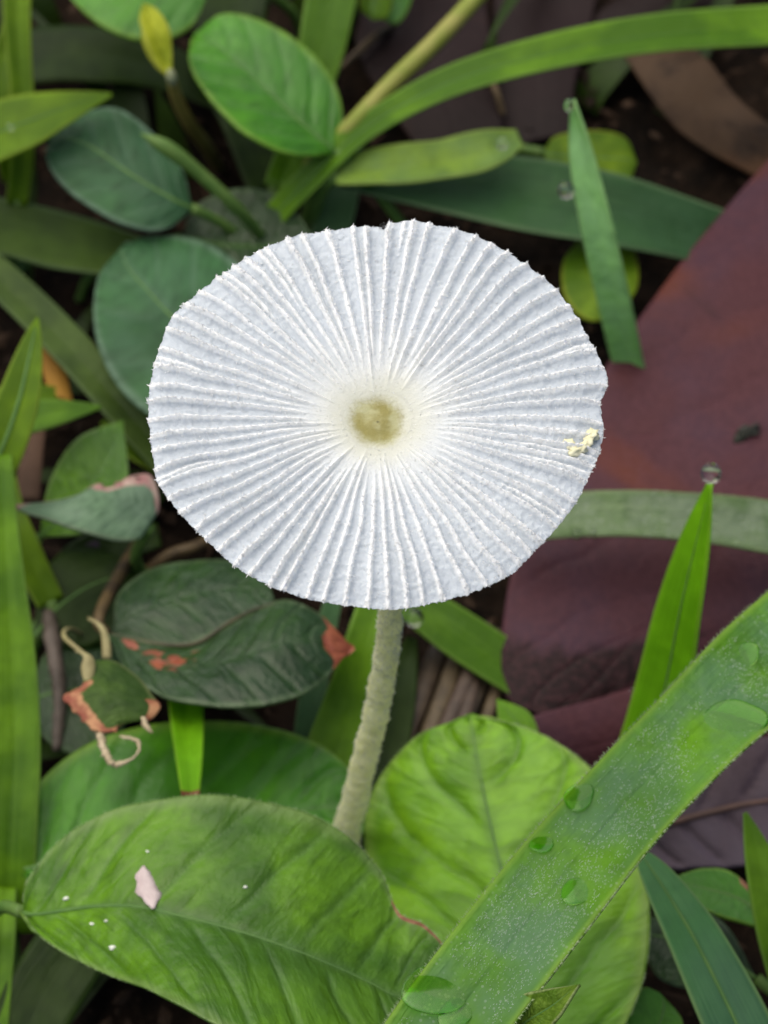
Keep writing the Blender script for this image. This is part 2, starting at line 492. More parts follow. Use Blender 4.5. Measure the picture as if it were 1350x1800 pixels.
def cap_field():
    rng = np.random.RandomState(7)
    C = at(664, 745, CAPZ - 0.05)
    rim = np.array([at(x, y, CAPZ) for x, y in RIM])
    d = rim[:, :2] - C[:2]
    ang = np.unwrap(np.arctan2(d[:, 1], d[:, 0]))
    rad = np.hypot(d[:, 0], d[:, 1])
    o = np.argsort(ang % (2 * math.pi))
    a_s, r_s = (ang % (2 * math.pi))[o], rad[o]
    a_p = np.concatenate([a_s - 2 * math.pi, a_s, a_s + 2 * math.pi]); r_p = np.tile(r_s, 3)
    # ridges
    NR = 70
    th = (np.arange(NR) + rng.uniform(-0.17, 0.17, NR)) * 2 * math.pi / NR
    ridges = [(t, rng.uniform(0.12, 0.28), rng.uniform(0.8, 1.15)) for t in th]
    for i in rng.choice(NR, 9, replace=False):           # short ones that start half way out
        t2 = th[i] + (th[(i + 1) % NR] - th[i]) % (2 * math.pi) * rng.uniform(0.35, 0.6)
        ridges.append((t2, rng.uniform(0.48, 0.75), rng.uniform(0.5, 0.75)))
    NTH, NRD = 1600, 150
    TH = np.linspace(0, 2 * math.pi, NTH, endpoint=False)
    RR = np.concatenate([np.linspace(0.0, 0.12, 16)[:-1], np.linspace(0.12, 1.0, NRD - 15)])
    R0 = np.interp(TH, a_p, r_p)
    def smooth_noise(nth, nr, amp, seed):
        g = np.random.RandomState(seed).uniform(-1, 1, (nr + 3, nth))
        ru = RR * nr; i = ru.astype(int); f = (ru - i); f = f * f * (3 - 2 * f)
        tu = TH / (2 * math.pi) * nth; j = tu.astype(int) % nth; h = tu - np.floor(tu); h = h * h * (3 - 2 * h)
        g0 = g[i][:, j] * (1 - h) + g[i][:, (j + 1) % nth] * h
        g1 = g[i + 1][:, j] * (1 - h) + g[i + 1][:, (j + 1) % nth] * h
        return amp * (g0 * (1 - f)[:, None] + g1 * f[:, None])
    warp = smooth_noise(40, 5, 0.012, 1) + smooth_noise(140, 14, 0.005, 2) * RR[:, None]
    TW = TH[None, :] + warp
    RS = RR[:, None]
    # crest and trough profile: distance to the ridges
    H = np.zeros((len(RR), NTH)); CR = np.zeros_like(H)
    for t0, rs, am in ridges:
        dth = (TW - t0 + math.pi) % (2 * math.pi) - math.pi
        arc = dth * np.maximum(RS, 0.05)
        grow = np.clip((RS - rs) / 0.22, 0, 1); grow = grow * grow * (3 - 2 * grow)
        wd = 0.0075 + 0.0035 * RS
        side = np.where(arc > 0, 1.0, 1.25)
        g = np.exp(-(np.abs(arc) / (wd * side)) ** 1.6)
        b = np.clip(1 - np.abs(arc) / (0.046 * np.maximum(RS, 0.3)), 0, 1) ** 1.5
        amp = am * grow
        H = np.maximum(H, amp * (0.66 * g + 0.34 * b ** 1.4))
        CR = np.maximum(CR, amp * g)
    A = 0.008 + 0.038 * np.clip(RS, 0, 1) ** 1.0
    fade = np.clip((1.0 - RS) / 0.07, 0, 1) ** 0.7 * 0.82 + 0.18
    Z = H * A * fade
    # body of the cap: a shallow dish round the small raised disc, falling a little at the rim
    prof = np.interp(RS, [0, 0.03, 0.07, 0.11, 0.15, 0.22, 0.35, 0.6, 0.85, 1.0], [-0.034, -0.036, -0.042, -0.040, -0.030, -0.017, -0.006, 0.0, -0.002, -0.018])
    Z = Z + prof + smooth_noise(9, 3, 0.018, 3) * RS + smooth_noise(260, 60, 0.0045, 4) * np.clip((RS - 0.15) * 1.8, 0.0, 1)
    gran = smooth_noise(800, 120, 0.0040, 5) + smooth_noise(1600, 149, 0.0022, 6)
    Z = Z + gran * np.clip((RS - 0.22) * 1.9, 0.04, 1) * (0.28 + 1.1 * CR)
    # crests lean and wobble
    Rw = R0[None, :] * (RS + np.where(RS > 0.99, 1, 0) * (0.005 * (H[-1:] - 0.5) + np.random.RandomState(9).uniform(-0.004, 0.004, NTH)[None, :]))
    X = C[0] + Rw * np.cos(TH)[None, :]
    Y = C[1] + Rw * np.sin(TH)[None, :]
    ZZ = CAPZ + Z
    return np.stack([X, Y, ZZ], -1), CR, RS, TH, C, RR

def mushroom():
    G, CR, RS, TH, C, RR = cap_field()
    nth = G.shape[1]
    foot = at(612, 1530, 0.15)
    foot[2] = 0.0
    r = root('mushroom', foot, 'small white mushroom with a flat pleated cap and olive centre on a thin stem', 'mushroom')
    # --- cap material
    k = NT('mushroom_cap'); ob = k.obj()
    cr, rd = k.attr('crest'), k.attr('radius')
    n1 = k.noise(9.0, 4, ob); n2 = k.noise(70.0, 4, ob, 0.65)
    col = k.mix(k.ramp(k.math('ADD', cr, k.math('MULTIPLY', k.math('SUBTRACT', n2, 0.5), 0.5)), 0.10, 0.62), (0.50, 0.55, 0.595), (0.83, 0.85, 0.85))  # grey trough flesh and white flocks, contrast raised to paint in ridge shading
    mid_ = k.ramp(rd, 0.50, 0.18)
    col = k.mix(k.math('MULTIPLY', mid_, 0.75), col, (0.68, 0.695, 0.665))
    sp = k.math('MULTIPLY', k.math('GREATER_THAN', k.noise(46.0, 2, ob), 0.69), k.math('MULTIPLY', k.ramp(rd, 0.5, 0.3), 0.35))
    col = k.mix(sp, col, (0.22, 0.22, 0.19))
    rr = k.math('ADD', rd, k.math('ADD', k.math('MULTIPLY', k.math('SUBTRACT', k.noise(6.0, 2, ob), 0.5), 0.09), k.math('MULTIPLY', k.math('SUBTRACT', n2, 0.5), 0.05)))
    col = k.mix(k.math('MULTIPLY', k.ramp(rr, 0.30, 0.12), 0.6), col, (0.52, 0.52, 0.38))
    olive = k.mix(k.ramp(n1, 0.40, 0.62), (0.27, 0.245, 0.085), (0.40, 0.395, 0.22))
    col = k.mix(k.ramp(rr, 0.150, 0.085), col, olive)
    bp = k.n('ShaderNodeBump', Strength=0.55, Distance=0.012, Height=n2)
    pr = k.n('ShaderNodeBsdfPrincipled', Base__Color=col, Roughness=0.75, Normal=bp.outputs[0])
    pr.inputs['Specular IOR Level'].default_value = 0.2
    pr.inputs['Subsurface Weight'].default_value = 0.45
    pr.inputs['Subsurface Radius'].default_value = (0.03, 0.028, 0.024)
    pr.inputs['Subsurface Scale'].default_value = 1.0
    tr = k.n('ShaderNodeBsdfTranslucent', Color=(0.75, 0.77, 0.74))
    k.set(k.out.inputs[0], k.n('ShaderNodeMixShader', i0=0.12, i1=pr.outputs[0], i2=tr.outputs[0]).outputs[0])
    capm = k.m
    # --- cap skin and disc share one field; the disc is the olive middle
    V = G.reshape(-1, 3)
    F = grid_faces(nth, len(RR), True)
    du = np.roll(G, -1, 1) - np.roll(G, 1, 1)
    dv = np.gradient(G, axis=0)
    Nn = np.cross(dv, du); Nn /= np.linalg.norm(Nn, axis=-1)[..., None] + 1e-15
    if Nn[..., 2].mean() < 0: Nn = -Nn
    cut = int(np.argmin(np.abs(RR - 0.15)))
    rdv = np.broadcast_to(RS, CR.shape)
    # orientation
    def part(name, i0, i1, step=1):
        rows = np.arange(i0, i1)
        cols = np.arange(0, nth, step)
        g = G[rows][:, cols]; m = len(cols)
        f = grid_faces(m, len(rows), True)
        p = g.reshape(-1, 3)
        q = f[len(f) // 2]
        nz = np.cross(p[q[1]] - p[q[0]], p[q[2]] - p[q[0]])[2]
        if nz < 0: f = f[:, ::-1]
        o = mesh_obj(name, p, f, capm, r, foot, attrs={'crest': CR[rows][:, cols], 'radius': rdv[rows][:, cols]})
        if step == 1:
            o.data.normals_split_custom_set_from_vertices(Nn[rows][:, cols].reshape(-1, 3).tolist())
        return o
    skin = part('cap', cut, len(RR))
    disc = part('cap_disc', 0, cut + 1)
    disc['label'] = 'sunken olive brown disc in the middle of the cap'
    # underside, so that the cap has a body
    lower = G[cut:][:, ::4].copy(); lower[..., 2] -= 0.035 - 0.022 * np.linspace(0, 1, lower.shape[0])[:, None]
    lower[-1] = G[-1, ::4]
    fl = grid_faces(lower.shape[1], lower.shape[0], True)
    mesh_obj('cap_underside', lower.reshape(-1, 3), fl, capm, r, foot, attrs={'crest': CR[cut:][:, ::4], 'radius': rdv[cut:][:, ::4]})
    # gills: thin radial sheets
    gv, gf = [], []
    for i in range(0, nth, 25):
        for q in (30, 60, 90, 120, 145):
            p = G[q, i]
            gv.append(p - [0, 0, 0.03]); gv.append(p - [0, 0, 0.03 + 0.07 * (1 - RR[q]) + 0.012])
        b = len(gv) - 10
        for q in range(4):
            gf.append([b + 2 * q, b + 2 * q + 1, b + 2 * q + 3, b + 2 * q + 2])
    gl = mesh_obj('gills', gv, gf, plain_mat('gill', (0.35, 0.34, 0.31), (0.45, 0.44, 0.40), trans=0.3), r, foot)
    gl['kind'] = 'stuff'
    # nub
    tube('nub', [C + [0.004, -0.003, -0.012], C + [0.004, -0.003, 0.0], C + [0.004, -0.003, 0.004]], [0.022, 0.014, 0.002], plain_mat('nub', (0.36, 0.33, 0.14), (0.42, 0.39, 0.20), rough=0.45), disc, foot, n=8, k=14)
    # --- stem
    pts = [C - [0.0, 0.0, 0.03]] + [at(x, y, z) for x, y, z in ((682, 1010, 3.05), (684, 1080, 2.72), (679, 1150, 2.36), (663, 1230, 1.93), (645, 1310, 1.47), (624, 1390, 1.02), (606, 1460, 0.60))] + [foot]
    # keep the stem on one vertical curve: solve the height of each traced pixel so that it stands straight below the cap
    fixed = [pts[0]]
    y0, y1 = C[1], foot[1]
    trace = [(675, 900), (684, 1000), (686, 1070), (683, 1120), (677, 1170), (666, 1230), (652, 1295), (635, 1360), (620, 1420), (607, 1475)]
    for i, (x, y) in enumerate(trace):
        f = (i + 1) / (len(trace) + 1)
        yy = y0 * (1 - f) + (y1) * f
        d = ray(x, y); s = (yy - CAM[1]) / d[1]
        fixed.append(CAM + d * s)
    fixed.append(foot - [0, 0, 0.1])
    n, kk = 420, 40
    Cc = spline(fixed, n)
    T = np.gradient(Cc, axis=0); T /= np.linalg.norm(T, axis=1)[:, None]
    a = np.cross(T, [0.0, 1.0, 0.0]); a /= np.linalg.norm(a, axis=1)[:, None]
    b = np.cross(T, a)
    rad = np.interp(np.linspace(0, 1, n), [0, 0.05, 0.25, 0.5, 0.8, 1.0], [0.075, 0.062, 0.058, 0.062, 0.070, 0.085])
    thk = np.linspace(0, 2 * math.pi, kk, endpoint=False)
    SV = np.zeros((n, kk, 3))
    for i in range(n):
        for j in range(kk):
            dirv = a[i] * math.cos(thk[j]) + b[i] * math.sin(thk[j])
            p = Cc[i] + dirv * rad[i]
            rr_ = rad[i] * (1 + 0.16 * fbm(p, 9.0, 3) + 0.05 * fbm(p, 34.0, 2))
            SV[i, j] = Cc[i] + dirv * rr_
    k = NT('mushroom_stem'); ob = k.obj()
    n2 = k.noise(34.0, 4, ob); n3 = k.noise(8.0, 3, ob)
    col = k.mix(k.ramp(n3, 0.35, 0.65), (0.82, 0.82, 0.50), (0.90, 0.89, 0.60))
    col = k.mix(k.math('MULTIPLY', k.ramp(n2, 0.50, 0.68), 0.6), col, (0.78, 0.78, 0.58))
    bp = k.n('ShaderNodeBump', Strength=0.6, Distance=0.015, Height=n2)
    pr = k.n('ShaderNodeBsdfPrincipled', Base__Color=col, Roughness=0.5, Normal=bp.outputs[0])
    pr.inputs['Subsurface Weight'].default_value = 0.7
    pr.inputs['Subsurface Radius'].default_value = (0.06, 0.06, 0.03)
    pr.inputs['Subsurface Scale'].default_value = 1.0
    tr = k.n('ShaderNodeBsdfTranslucent', Color=col)
    k.set(k.out.inputs[0], k.n('ShaderNodeMixShader', i0=0.5, i1=pr.outputs[0], i2=tr.outputs[0]).outputs[0])
    mesh_obj('stem', SV.reshape(-1, 3), grid_faces(kk, n, True), k.m, r, foot)
    # --- powdery flocks on cap and stem (uncountable)
    white = plain_mat('white_flock', (0.74, 0.75, 0.75), (0.82, 0.83, 0.83), rough=0.9, bump=0.0, trans=0.25, spec=0.1)
    rng = np.random.RandomState(3)
    fv, ff = [], []
    def fleck(p, nrm, ln, wd, lean):
        q = len(fv)
        t1 = np.cross(nrm, rng.normal(size=3)); t1 /= np.linalg.norm(t1) + 1e-9
        t2 = np.cross(nrm, t1)
        tip = p + nrm * ln + (t1 * rng.normal() + t2 * rng.normal()) * lean
        fv.extend([p + t1 * wd, p - t1 * wd * 0.5 + t2 * wd, p - t1 * wd * 0.5 - t2 * wd, tip])
        ff.extend([[q, q + 1, q + 3], [q + 1, q + 2, q + 3], [q + 2, q, q + 3]])
    wgt = (CR ** 2 * np.clip(rdv - 0.12, 0, 1)); wgt[cut:, :] += 0.02 * rdv[cut:, :]; wgt[-2:] += 0.10; wgt[:cut] = 0
    wgt = wgt.ravel() / wgt.sum()
    for i in rng.choice(len(V), 15000, p=wgt):
        fleck(V[i] - Nn.reshape(-1, 3)[i] * 0.002, Nn.reshape(-1, 3)[i], rng.uniform(0.004, 0.013), rng.uniform(0.0018, 0.0042), 0.006)
    o = mesh_obj('powder', fv, ff, white, skin, foot, smooth=False); o['kind'] = 'stuff'
    fv, ff = [], []
    cream = plain_mat('cream_flock', (0.58, 0.59, 0.42), (0.72, 0.72, 0.56), rough=0.8, bump=0.0, trans=0.25, spec=0.2)
    for q in range(3600):
        i, j = rng.randint(20, n - 10), rng.randint(kk)
        nr = SV[i, j] - Cc[i]; nr /= np.linalg.norm(nr)
        fleck(SV[i, j] - nr * 0.003, nr, rng.uniform(0.006, 0.016), rng.uniform(0.003, 0.007), 0.012)
    o = mesh_obj('stem_flocks', fv, ff, cream, r, foot, smooth=False); o['kind'] = 'stuff'
    return G
CAPG = mushroom()

def cap_point(px, py):
    return at_leaf(CAPG, px, py)

# crumb and gnat on the cap
def lump(name, label, cat, c, rx, ry, rz, mat, seed=0, rough=0.5, n=14, rot=0.0, group=None):
    V, F = [], []
    for i in range(n + 1):
        ph = math.pi * i / n
        for j in range(n * 2):
            th = math.pi * j / n
            d = np.array([math.sin(ph) * math.cos(th), math.sin(ph) * math.sin(th), math.cos(ph)])
            k = 1 + rough * fbm(d + seed, 1.8, 3)
            x, y = d[0] * rx * k, d[1] * ry * k
            V.append([c[0] + x * math.cos(rot) - y * math.sin(rot), c[1] + x * math.sin(rot) + y * math.cos(rot), c[2] + d[2] * rz * k])
    F = grid_faces(n * 2, n + 1, True)[:, ::-1]
    o = mesh_obj(name, V, F, mat, None, np.array(c))
    return tag(o, label, cat, group) if label else o

c = cap_point(1027, 786)
cm = plain_mat('cream_crumb', (0.70, 0.68, 0.42), (0.82, 0.80, 0.60), rough=0.7, trans=0.15)
def crumb():
    r = root('crumb', c, 'cream coloured crumb of debris stuck on the cap near its rim', 'crumb')
    for i, (dx, dy, rx, ry) in enumerate(((-0.062, 0.0, .022, .030), (-0.040, -0.03, .034, .024), (-0.005, -0.02, .032, .022), (0.015, 0.02, .030, .022), (0.035, 0.05, .030, .026))):
        o = lump('flake', None, None, c + [dx, dy, 0.016], rx, ry, 0.014, cm, seed=i * 2.1, rough=0.9, n=8, rot=0.7)
        o.location = (dx, dy, 0.016); o.parent = r
crumb()
c2 = cap_point(673, 399)
def gnat():
    bm = plain_mat('gnat_black', (0.006, 0.006, 0.006), (0.02, 0.018, 0.014), rough=0.3, bump=0)
    r = root('gnat', c2, 'tiny black gnat sitting on the edge of the white cap', 'insect')
    for nm, d, rr in (('abdomen', (0.0, -0.006, 0.008), (0.007, 0.014, 0.007)), ('head', (0.002, 0.012, 0.012), (0.006, 0.006, 0.006))):
        o = lump(nm, None, None, c2 + np.array(d), *rr, bm, rough=0.1, n=6); o.location = d; o.parent = r
    for s in (-1, 1):
        for q in (-0.01, 0.0, 0.008):
            tube('leg', [c2 + [0, q, 0.01], c2 + [s * 0.012, q, 0.014], c2 + [s * 0.018, q + 0.003, 0.0]], 0.0015, bm, r, c2, n=6, k=5)
gnat()

# ------------------------------------------------------------------ broad leaves in front
O10_L = [(38, 1595), (52, 1537), (120, 1470), (220, 1430), (335, 1420), (450, 1424), (540, 1443), (612, 1480), (668, 1540), (700, 1602), (745, 1622), (785, 1662), (815, 1730)]
O10_R = [(38, 1595), (75, 1650), (140, 1695), (220, 1737), (310, 1787), (400, 1835), (480, 1870), (560, 1890), (640, 1890), (700, 1870), (750, 1830), (790, 1785), (815, 1730)]
lf10 = broad_leaf('large veined green leaf with a pale sliver on it, hiding the mushroom foot', DEEP(), O10_L, O10_R,
    [1.5, 1.65, 1.75, 1.75, 1.7, 1.8, 1.8], [1.5, 1.75, 2.1, 2.2, 2.1, 1.95, 1.8], nu=120, nv=210, fold=0.05, wave=0.035, wsc=0.9, veins=9, vslope=0.15, vdepth=0.012, edgewave=0.02, seed=1.0,
    midmat=MIDR(), mrad=0.013, mid=0.55, wound=lambda s, t, p: 0.75 if (s < 0.03 and t > 0.72) else 0.0)
O11_L = [(965, 1860), (870, 1815), (765, 1730), (684, 1630), (640, 1525), (633, 1435), (668, 1352), (738, 1290), (828, 1260)]
O11_R = [(965, 1860), (1060, 1835), (1112, 1745), (1133, 1630), (1120, 1500), (1083, 1405), (1015, 1325), (925, 1276), (828, 1260)]
lf11 = broad_leaf('round bright green leaf with sunken veins behind the downy grass blade', SAP(), O11_L, O11_R,
    [1.1, 1.15, 1.0, 0.8, 0.65, 0.6, 0.7, 0.85, 0.95], [1.1, 1.2, 1.3, 1.35, 1.35, 1.3, 1.2, 1.05, 0.95], nu=80, nv=130, fold=-0.05, wave=0.03, wsc=0.9, veins=6, vslope=0.30, vdepth=0.026, edgewave=0.015, seed=4.0,
    midmat=MIDR(), mrad=0.016)
O9_L = [(28, 1522), (20, 1478), (58, 1392), (140, 1322), (260, 1281), (400, 1272), (520, 1296), (600, 1340), (660, 1425)]
O9_R = [(28, 1522), (90, 1575), (170, 1605), (260, 1620), (360, 1620), (460, 1595), (560, 1545), (625, 1485), (660, 1425)]
broad_leaf('broad smooth green leaf partly hidden under the large veined leaf, behind the mushroom stem', FRESH(), O9_L, O9_R,
    [0.60, 0.6, 0.55, 0.5, 0.4], [0.6, 0.75, 0.7, 0.5, 0.4], nu=56, nv=90, fold=0.03, wave=0.03, wsc=0.8, veins=9, vslope=0.2, vdepth=0.018, seed=2.2, midmat=MIDR())
broad_leaf('small pointed light green leaf tip behind the round veined leaf', SAP(), [(952, 1330), (945, 1285), (925, 1250), (874, 1228)], [(952, 1330), (915, 1310), (880, 1280), (874, 1228)],
    [0.7, 0.75, 0.8, 0.85], nu=14, nv=20, fold=0.1, midrib=True, mrad=0.008)

# leaf with rusty tip, in two halves along its folded midrib
def folded_leaf():
    b = at(188, 1115, 0.9); org = np.array([b[0], b[1], 0.0])
    r = root('broad_leaf', org, 'dark green leaf folded along its midrib with a rusty brown tip and red sores', 'leaf')
    mL = [(190, 1115), (262, 1130), (340, 1132), (400, 1096), (445, 1072), (500, 1056), (562, 1082), (620, 1136)]
    def sore(s, t, p):
        if t > 0.865 + 0.02 * math.sin(s * 9): return 1.0
        d1 = ((t - 0.24) / 0.085) ** 2 + ((s - 0.36) / 0.20) ** 2
        d2 = ((t - 0.085) / 0.04) ** 2 + ((s - 0.3) / 0.22) ** 2
        v = max(0.0, 1.0 - 0.30 * d1) * 0.60, max(0.0, 1.0 - 0.6 * d2) * 0.7
        return max(v) * (1 + 1.3 * fbm(p, 7.0, 3)) if max(v) > 0 else 0.0
    leaf_mesh('leaf_half', DARKL(), r, org, mL, [(190, 1115), (225, 1180), (290, 1222), (380, 1242), (460, 1240), (530, 1218), (580, 1180), (620, 1136)],
              [0.9, 0.95, 0.95, 1.0, 1.0, 1.0, 1.0, 0.95], [0.9, 1.05, 1.15, 1.2, 1.2, 1.15, 1.05, 0.95], nu=60, nv=110, arch=0.06, wave=0.05, wsc=1.6, veins=7, vslope=0.15, vdepth=0.010, wound=sore, seed=5.1)
    leaf_mesh('leaf_half', DARKL(), r, org, [(200, 1110), (206, 1050), (250, 1006), (325, 985), (408, 988), (462, 1012), (484, 1058)],
              [(200, 1112), (250, 1128), (320, 1136), (360, 1124), (400, 1098), (440, 1076), (484, 1060)],
              [0.85, 0.8, 0.75, 0.72, 0.72, 0.78, 0.9], [0.85, 0.88, 0.9, 0.92, 0.92, 0.92, 0.9], nu=44, nv=70, arch=0.05, wave=0.04, wsc=1.6, veins=5, vslope=0.2, vdepth=0.006, seed=6.3)
    C = [at(x, y, z) for (x, y), z in zip(mL[:6], (0.9, 0.94, 0.95, 0.99, 1.0, 1.0))]
    tube('midrib', C, [0.014, 0.012, 0.006], plain_mat('midrib_rust', (0.040, 0.040, 0.018), (0.07, 0.06, 0.025)), r, org, n=30, k=6)
    f = b + [-0.3, 0.5, 0]; f[2] = -0.1
    tube('petiole', [b, b + [-0.05, 0.12, 0.0], at(225, 985, 0.45), at(262, 930, 0.0)], [0.03, 0.035, 0.04, 0.04], STEMB(), r, org, n=22, k=8)
folded_leaf()

def eaten_leaf():
    Lp = [(160, 1158), (205, 1163), (246, 1192), (272, 1228), (282, 1245), (262, 1268), (235, 1262), (205, 1282)]
    Rp = [(160, 1158), (148, 1190), (140, 1207), (110, 1228), (140, 1262), (165, 1282), (190, 1285), (205, 1282)]
    def sore(s, t, p):
        v = 0
        if s > 0.70: v = max(v, (s - 0.70) * 5 * (0 if t < 0.22 else 1))
        if s < 0.14 and t > 0.45: v = max(v, 0.8)
        if t > 0.84: v = max(v, 0.9)
        return v + 0.15 * fbm(p, 9.0, 2)
    hm = leaf_mat('eaten_leaf', (0.035, 0.080, 0.012), (0.055, 0.105, 0.016), margin=(0.20, 0.23, 0.09), trans=0.2, wound=(0.26, 0.075, 0.045), wound2=(0.50, 0.26, 0.13), nsc=3.0, rough=0.45)
    r, G, N = broad_leaf('small half eaten leaf with torn orange brown edges and a curled thread', hm, Lp, Rp, 1.45, 1.5, nu=40, nv=44, arch=0.07, wave=0.06, wsc=3.0, wound=sore, seed=8.0, midrib=False,
        ragged=lambda s, t, p: (s > 0.97 or t > 0.975) and fbm(p, 22.0, 2) > 0.15, pmat=plain_mat('dry_stalk', (0.20, 0.17, 0.07), (0.30, 0.27, 0.12)), prad=0.014, foot=at(175, 1120, 0))
    org = np.array(r.location)
    fm = plain_mat('dry_thread', (0.34, 0.27, 0.16), (0.48, 0.40, 0.27))
    tube('curled_thread', [at(x, y, 1.46) for x, y in ((174, 1282), (180, 1310), (190, 1332), (202, 1344), (225, 1338), (243, 1322), (243, 1304), (228, 1298), (210, 1294))],
         [0.026, 0.022, 0.018, 0.018, 0.009, 0.007, 0.011, 0.008, 0.006], fm, r, org, n=90, k=7, rough=0.9)
    ds = plain_mat('dry_stalk', (0.20, 0.17, 0.07), (0.30, 0.27, 0.12))
    leaf_mesh('stalk_scale', ds, r, org, [(162, 1200), (168, 1172), (160, 1152), (132, 1140)], [(148, 1200), (142, 1175), (146, 1155), (132, 1140)], [1.48, 1.5, 1.52, 1.5], nu=10, nv=16, arch=0.2, wave=0.08, wsc=6, seed=61)
    tube('torn_shred', [at(x, y, 1.47) for x, y in ((252, 1262), (258, 1278), (268, 1288))], [0.018, 0.016, 0.005], fm, r, org, n=8, k=6, rough=0.5)
    # dry bract standing on the stalk of the folded leaf
    leaf_mesh('dry_bract', ds, r, org, [(196, 1158), (193, 1125), (182, 1100), (154, 1083)], [(180, 1158), (178, 1122), (172, 1102), (154, 1083)], [1.05, 1.08, 1.1, 1.08], nu=10, nv=18, arch=0.2, wave=0.08, wsc=6, seed=62)
eaten_leaf()

# grey leaf with pink torn edge
def torn(s, t, p):
    e = 0.24 + 0.14 * fbm(p, 5.0, 2)
    v = 0.9 if (s < (e if t < 0.6 else e * 0.6) and 0.10 < t) else 0.0
    if t > 0.93: v = 0.8
    if s < 0.05: v = max(v, 0.7)
    return v
broad_leaf('grey green leaf with a torn pinkish upper edge beside the cap', HURT(),
    [(262, 925), (280, 890), (268, 838), (235, 836), (200, 850), (168, 852), (140, 868), (95, 880), (20, 886)],
    [(262, 925), (245, 946), (210, 950), (175, 943), (140, 932), (105, 920), (75, 908), (45, 898), (20, 886)],
    [0.9, 0.95, 1.0, 1.0, 1.0], [0.9, 1.0, 1.1, 1.1, 1.0], nu=40, nv=70, arch=0.06, wave=0.03, wsc=2.0, wound=torn, seed=9.0, mid=0.45, midrib=False,
    ragged=lambda s, t, p: s < 0.09 and 0.3 < t < 0.97 and fbm(p, 14.0, 2) > 0.0, foot=at(300, 985, 0))

# ------------------------------------------------------------------ broad leaves behind
broad_leaf('glossy oval green leaf with a pale rim at the fork of two grass stems', FRESH(),
    [(592, 264), (601, 200), (578, 138), (522, 82), (452, 42), (388, 30), (345, 58)], [(592, 264), (520, 277), (442, 251), (382, 197), (342, 142), (331, 100), (345, 58)],
    [0.85, 0.9, 0.95, 1.0, 1.0, 1.0, 0.95], [0.85, 0.95, 1.05, 1.1, 1.1, 1.05, 0.95], nu=40, nv=60, fold=0.06, wave=0.02, veins=7, vslope=0.25, vdepth=0.012, seed=11.0)
broad_leaf('oval blue green leaf under the pointed grass tip', BLUE(),
    [(338, 365), (318, 292), (272, 236), (205, 190), (135, 203), (93, 236)], [(338, 365), (290, 402), (222, 396), (150, 357), (100, 312), (80, 268), (93, 236)],
    [0.75, 0.85, 0.9, 0.9, 0.9], [0.75, 0.8, 0.85, 0.9, 0.9], nu=36, nv=50, arch=0.05, wave=0.02, veins=6, vdepth=0.008, seed=12.0)
broad_leaf('large rounded blue green leaf tucked behind the left side of the cap', BLUE(),
    [(455, 702), (475, 600), (440, 490), (362, 425), (272, 412), (222, 428)], [(455, 702), (380, 748), (290, 740), (210, 682), (168, 590), (172, 490), (222, 428)],
    [0.7, 0.75, 0.8, 0.75, 0.7, 0.7], nu=40, nv=56, arch=0.05, wave=0.02, veins=6, vdepth=0.010, seed=13.0)
broad_leaf('dark green leaf crossed by a thin hairy stalk behind the upper rim of the cap', DARKL(),
    [(320, 420), (345, 368), (395, 343), (450, 340), (505, 362), (560, 430)], [(320, 420), (335, 470), (390, 515), (460, 525), (520, 490), (560, 430)],
    [0.5, 0.5, 0.5, 0.5], nu=28, nv=40, fold=0.06, wave=0.03, seed=14.0, veins=5, vdepth=0.01)
broad_leaf('green leaf cut off by the top of the view behind the yellow bud', FRESH(),
    [(372, -30), (310, -110), (210, -115), (98, -35)], [(372, -30), (340, 42), (285, 70), (215, 62), (150, 25), (98, -35)],
    [0.9, 0.9, 0.95, 0.9], nu=32, nv=46, arch=0.05, wave=0.02, veins=6, vdepth=0.008, seed=15.0)
broad_leaf('yellow green round leaf peeping out above the grey grass blade', LIME(),
    [(955, 268), (978, 238), (1042, 228), (1098, 240), (1120, 285)], [(955, 268), (975, 310), (1040, 330), (1100, 322), (1120, 285)], 0.55, nu=20, nv=28, arch=0.06, wave=0.03, seed=16.0, midrib=True)
broad_leaf('yellow green round leaf below the grey grass blade near the purple leaf', LIME(),
    [(1085, 560), (1122, 500), (1110, 430), (1060, 405), (1020, 420)], [(1085, 560), (1030, 560), (992, 520), (990, 460), (1020, 420)], 0.45, nu=20, nv=28, arch=0.06, wave=0.03, seed=17.0)
broad_leaf('dim green leaf standing behind the torn grey leaf', DEEP(),
    [(70, 945), (92, 850), (140, 775), (215, 738)], [(70, 945), (160, 935), (225, 860), (215, 738)], [0.4, 0.55, 0.7, 0.7], nu=24, nv=34, fold=0.1, wave=0.03, seed=18.0)
broad_leaf('shaded dark leaf low down beside the upright grass stem', SHADED(),
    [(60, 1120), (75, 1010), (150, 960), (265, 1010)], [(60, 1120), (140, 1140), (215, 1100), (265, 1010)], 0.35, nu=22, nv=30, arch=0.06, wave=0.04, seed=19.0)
broad_leaf('shaded green leaf under the half eaten leaf', DARKL(),
    [(50, 1240), (80, 1150), (160, 1110), (250, 1190)], [(50, 1240), (90, 1310), (190, 1330), (250, 1190)], 0.3, nu=22, nv=30, arch=0.06, wave=0.04, seed=20.0)
broad_leaf('narrow green leaf lying behind the blue green blade', FRESH(), [(1380, 1640), (1300, 1545), (1240, 1528), (1175, 1545)], [(1380, 1640), (1310, 1625), (1240, 1600), (1175, 1545)],
    0.9, nu=18, nv=26, fold=0.06, seed=21.0, wound=lambda s, t, p: 0.9 if (0.25 < t < 0.36 and s < 0.12) else 0.0)
broad_leaf('dark green leaf under the blue green blade at the ground', DARKL(), [(1330, 1720), (1270, 1620), (1180, 1590), (1120, 1640)], [(1330, 1720), (1250, 1740), (1160, 1720), (1120, 1640)], 0.6, nu=18, nv=26, arch=0.05, seed=22.0)
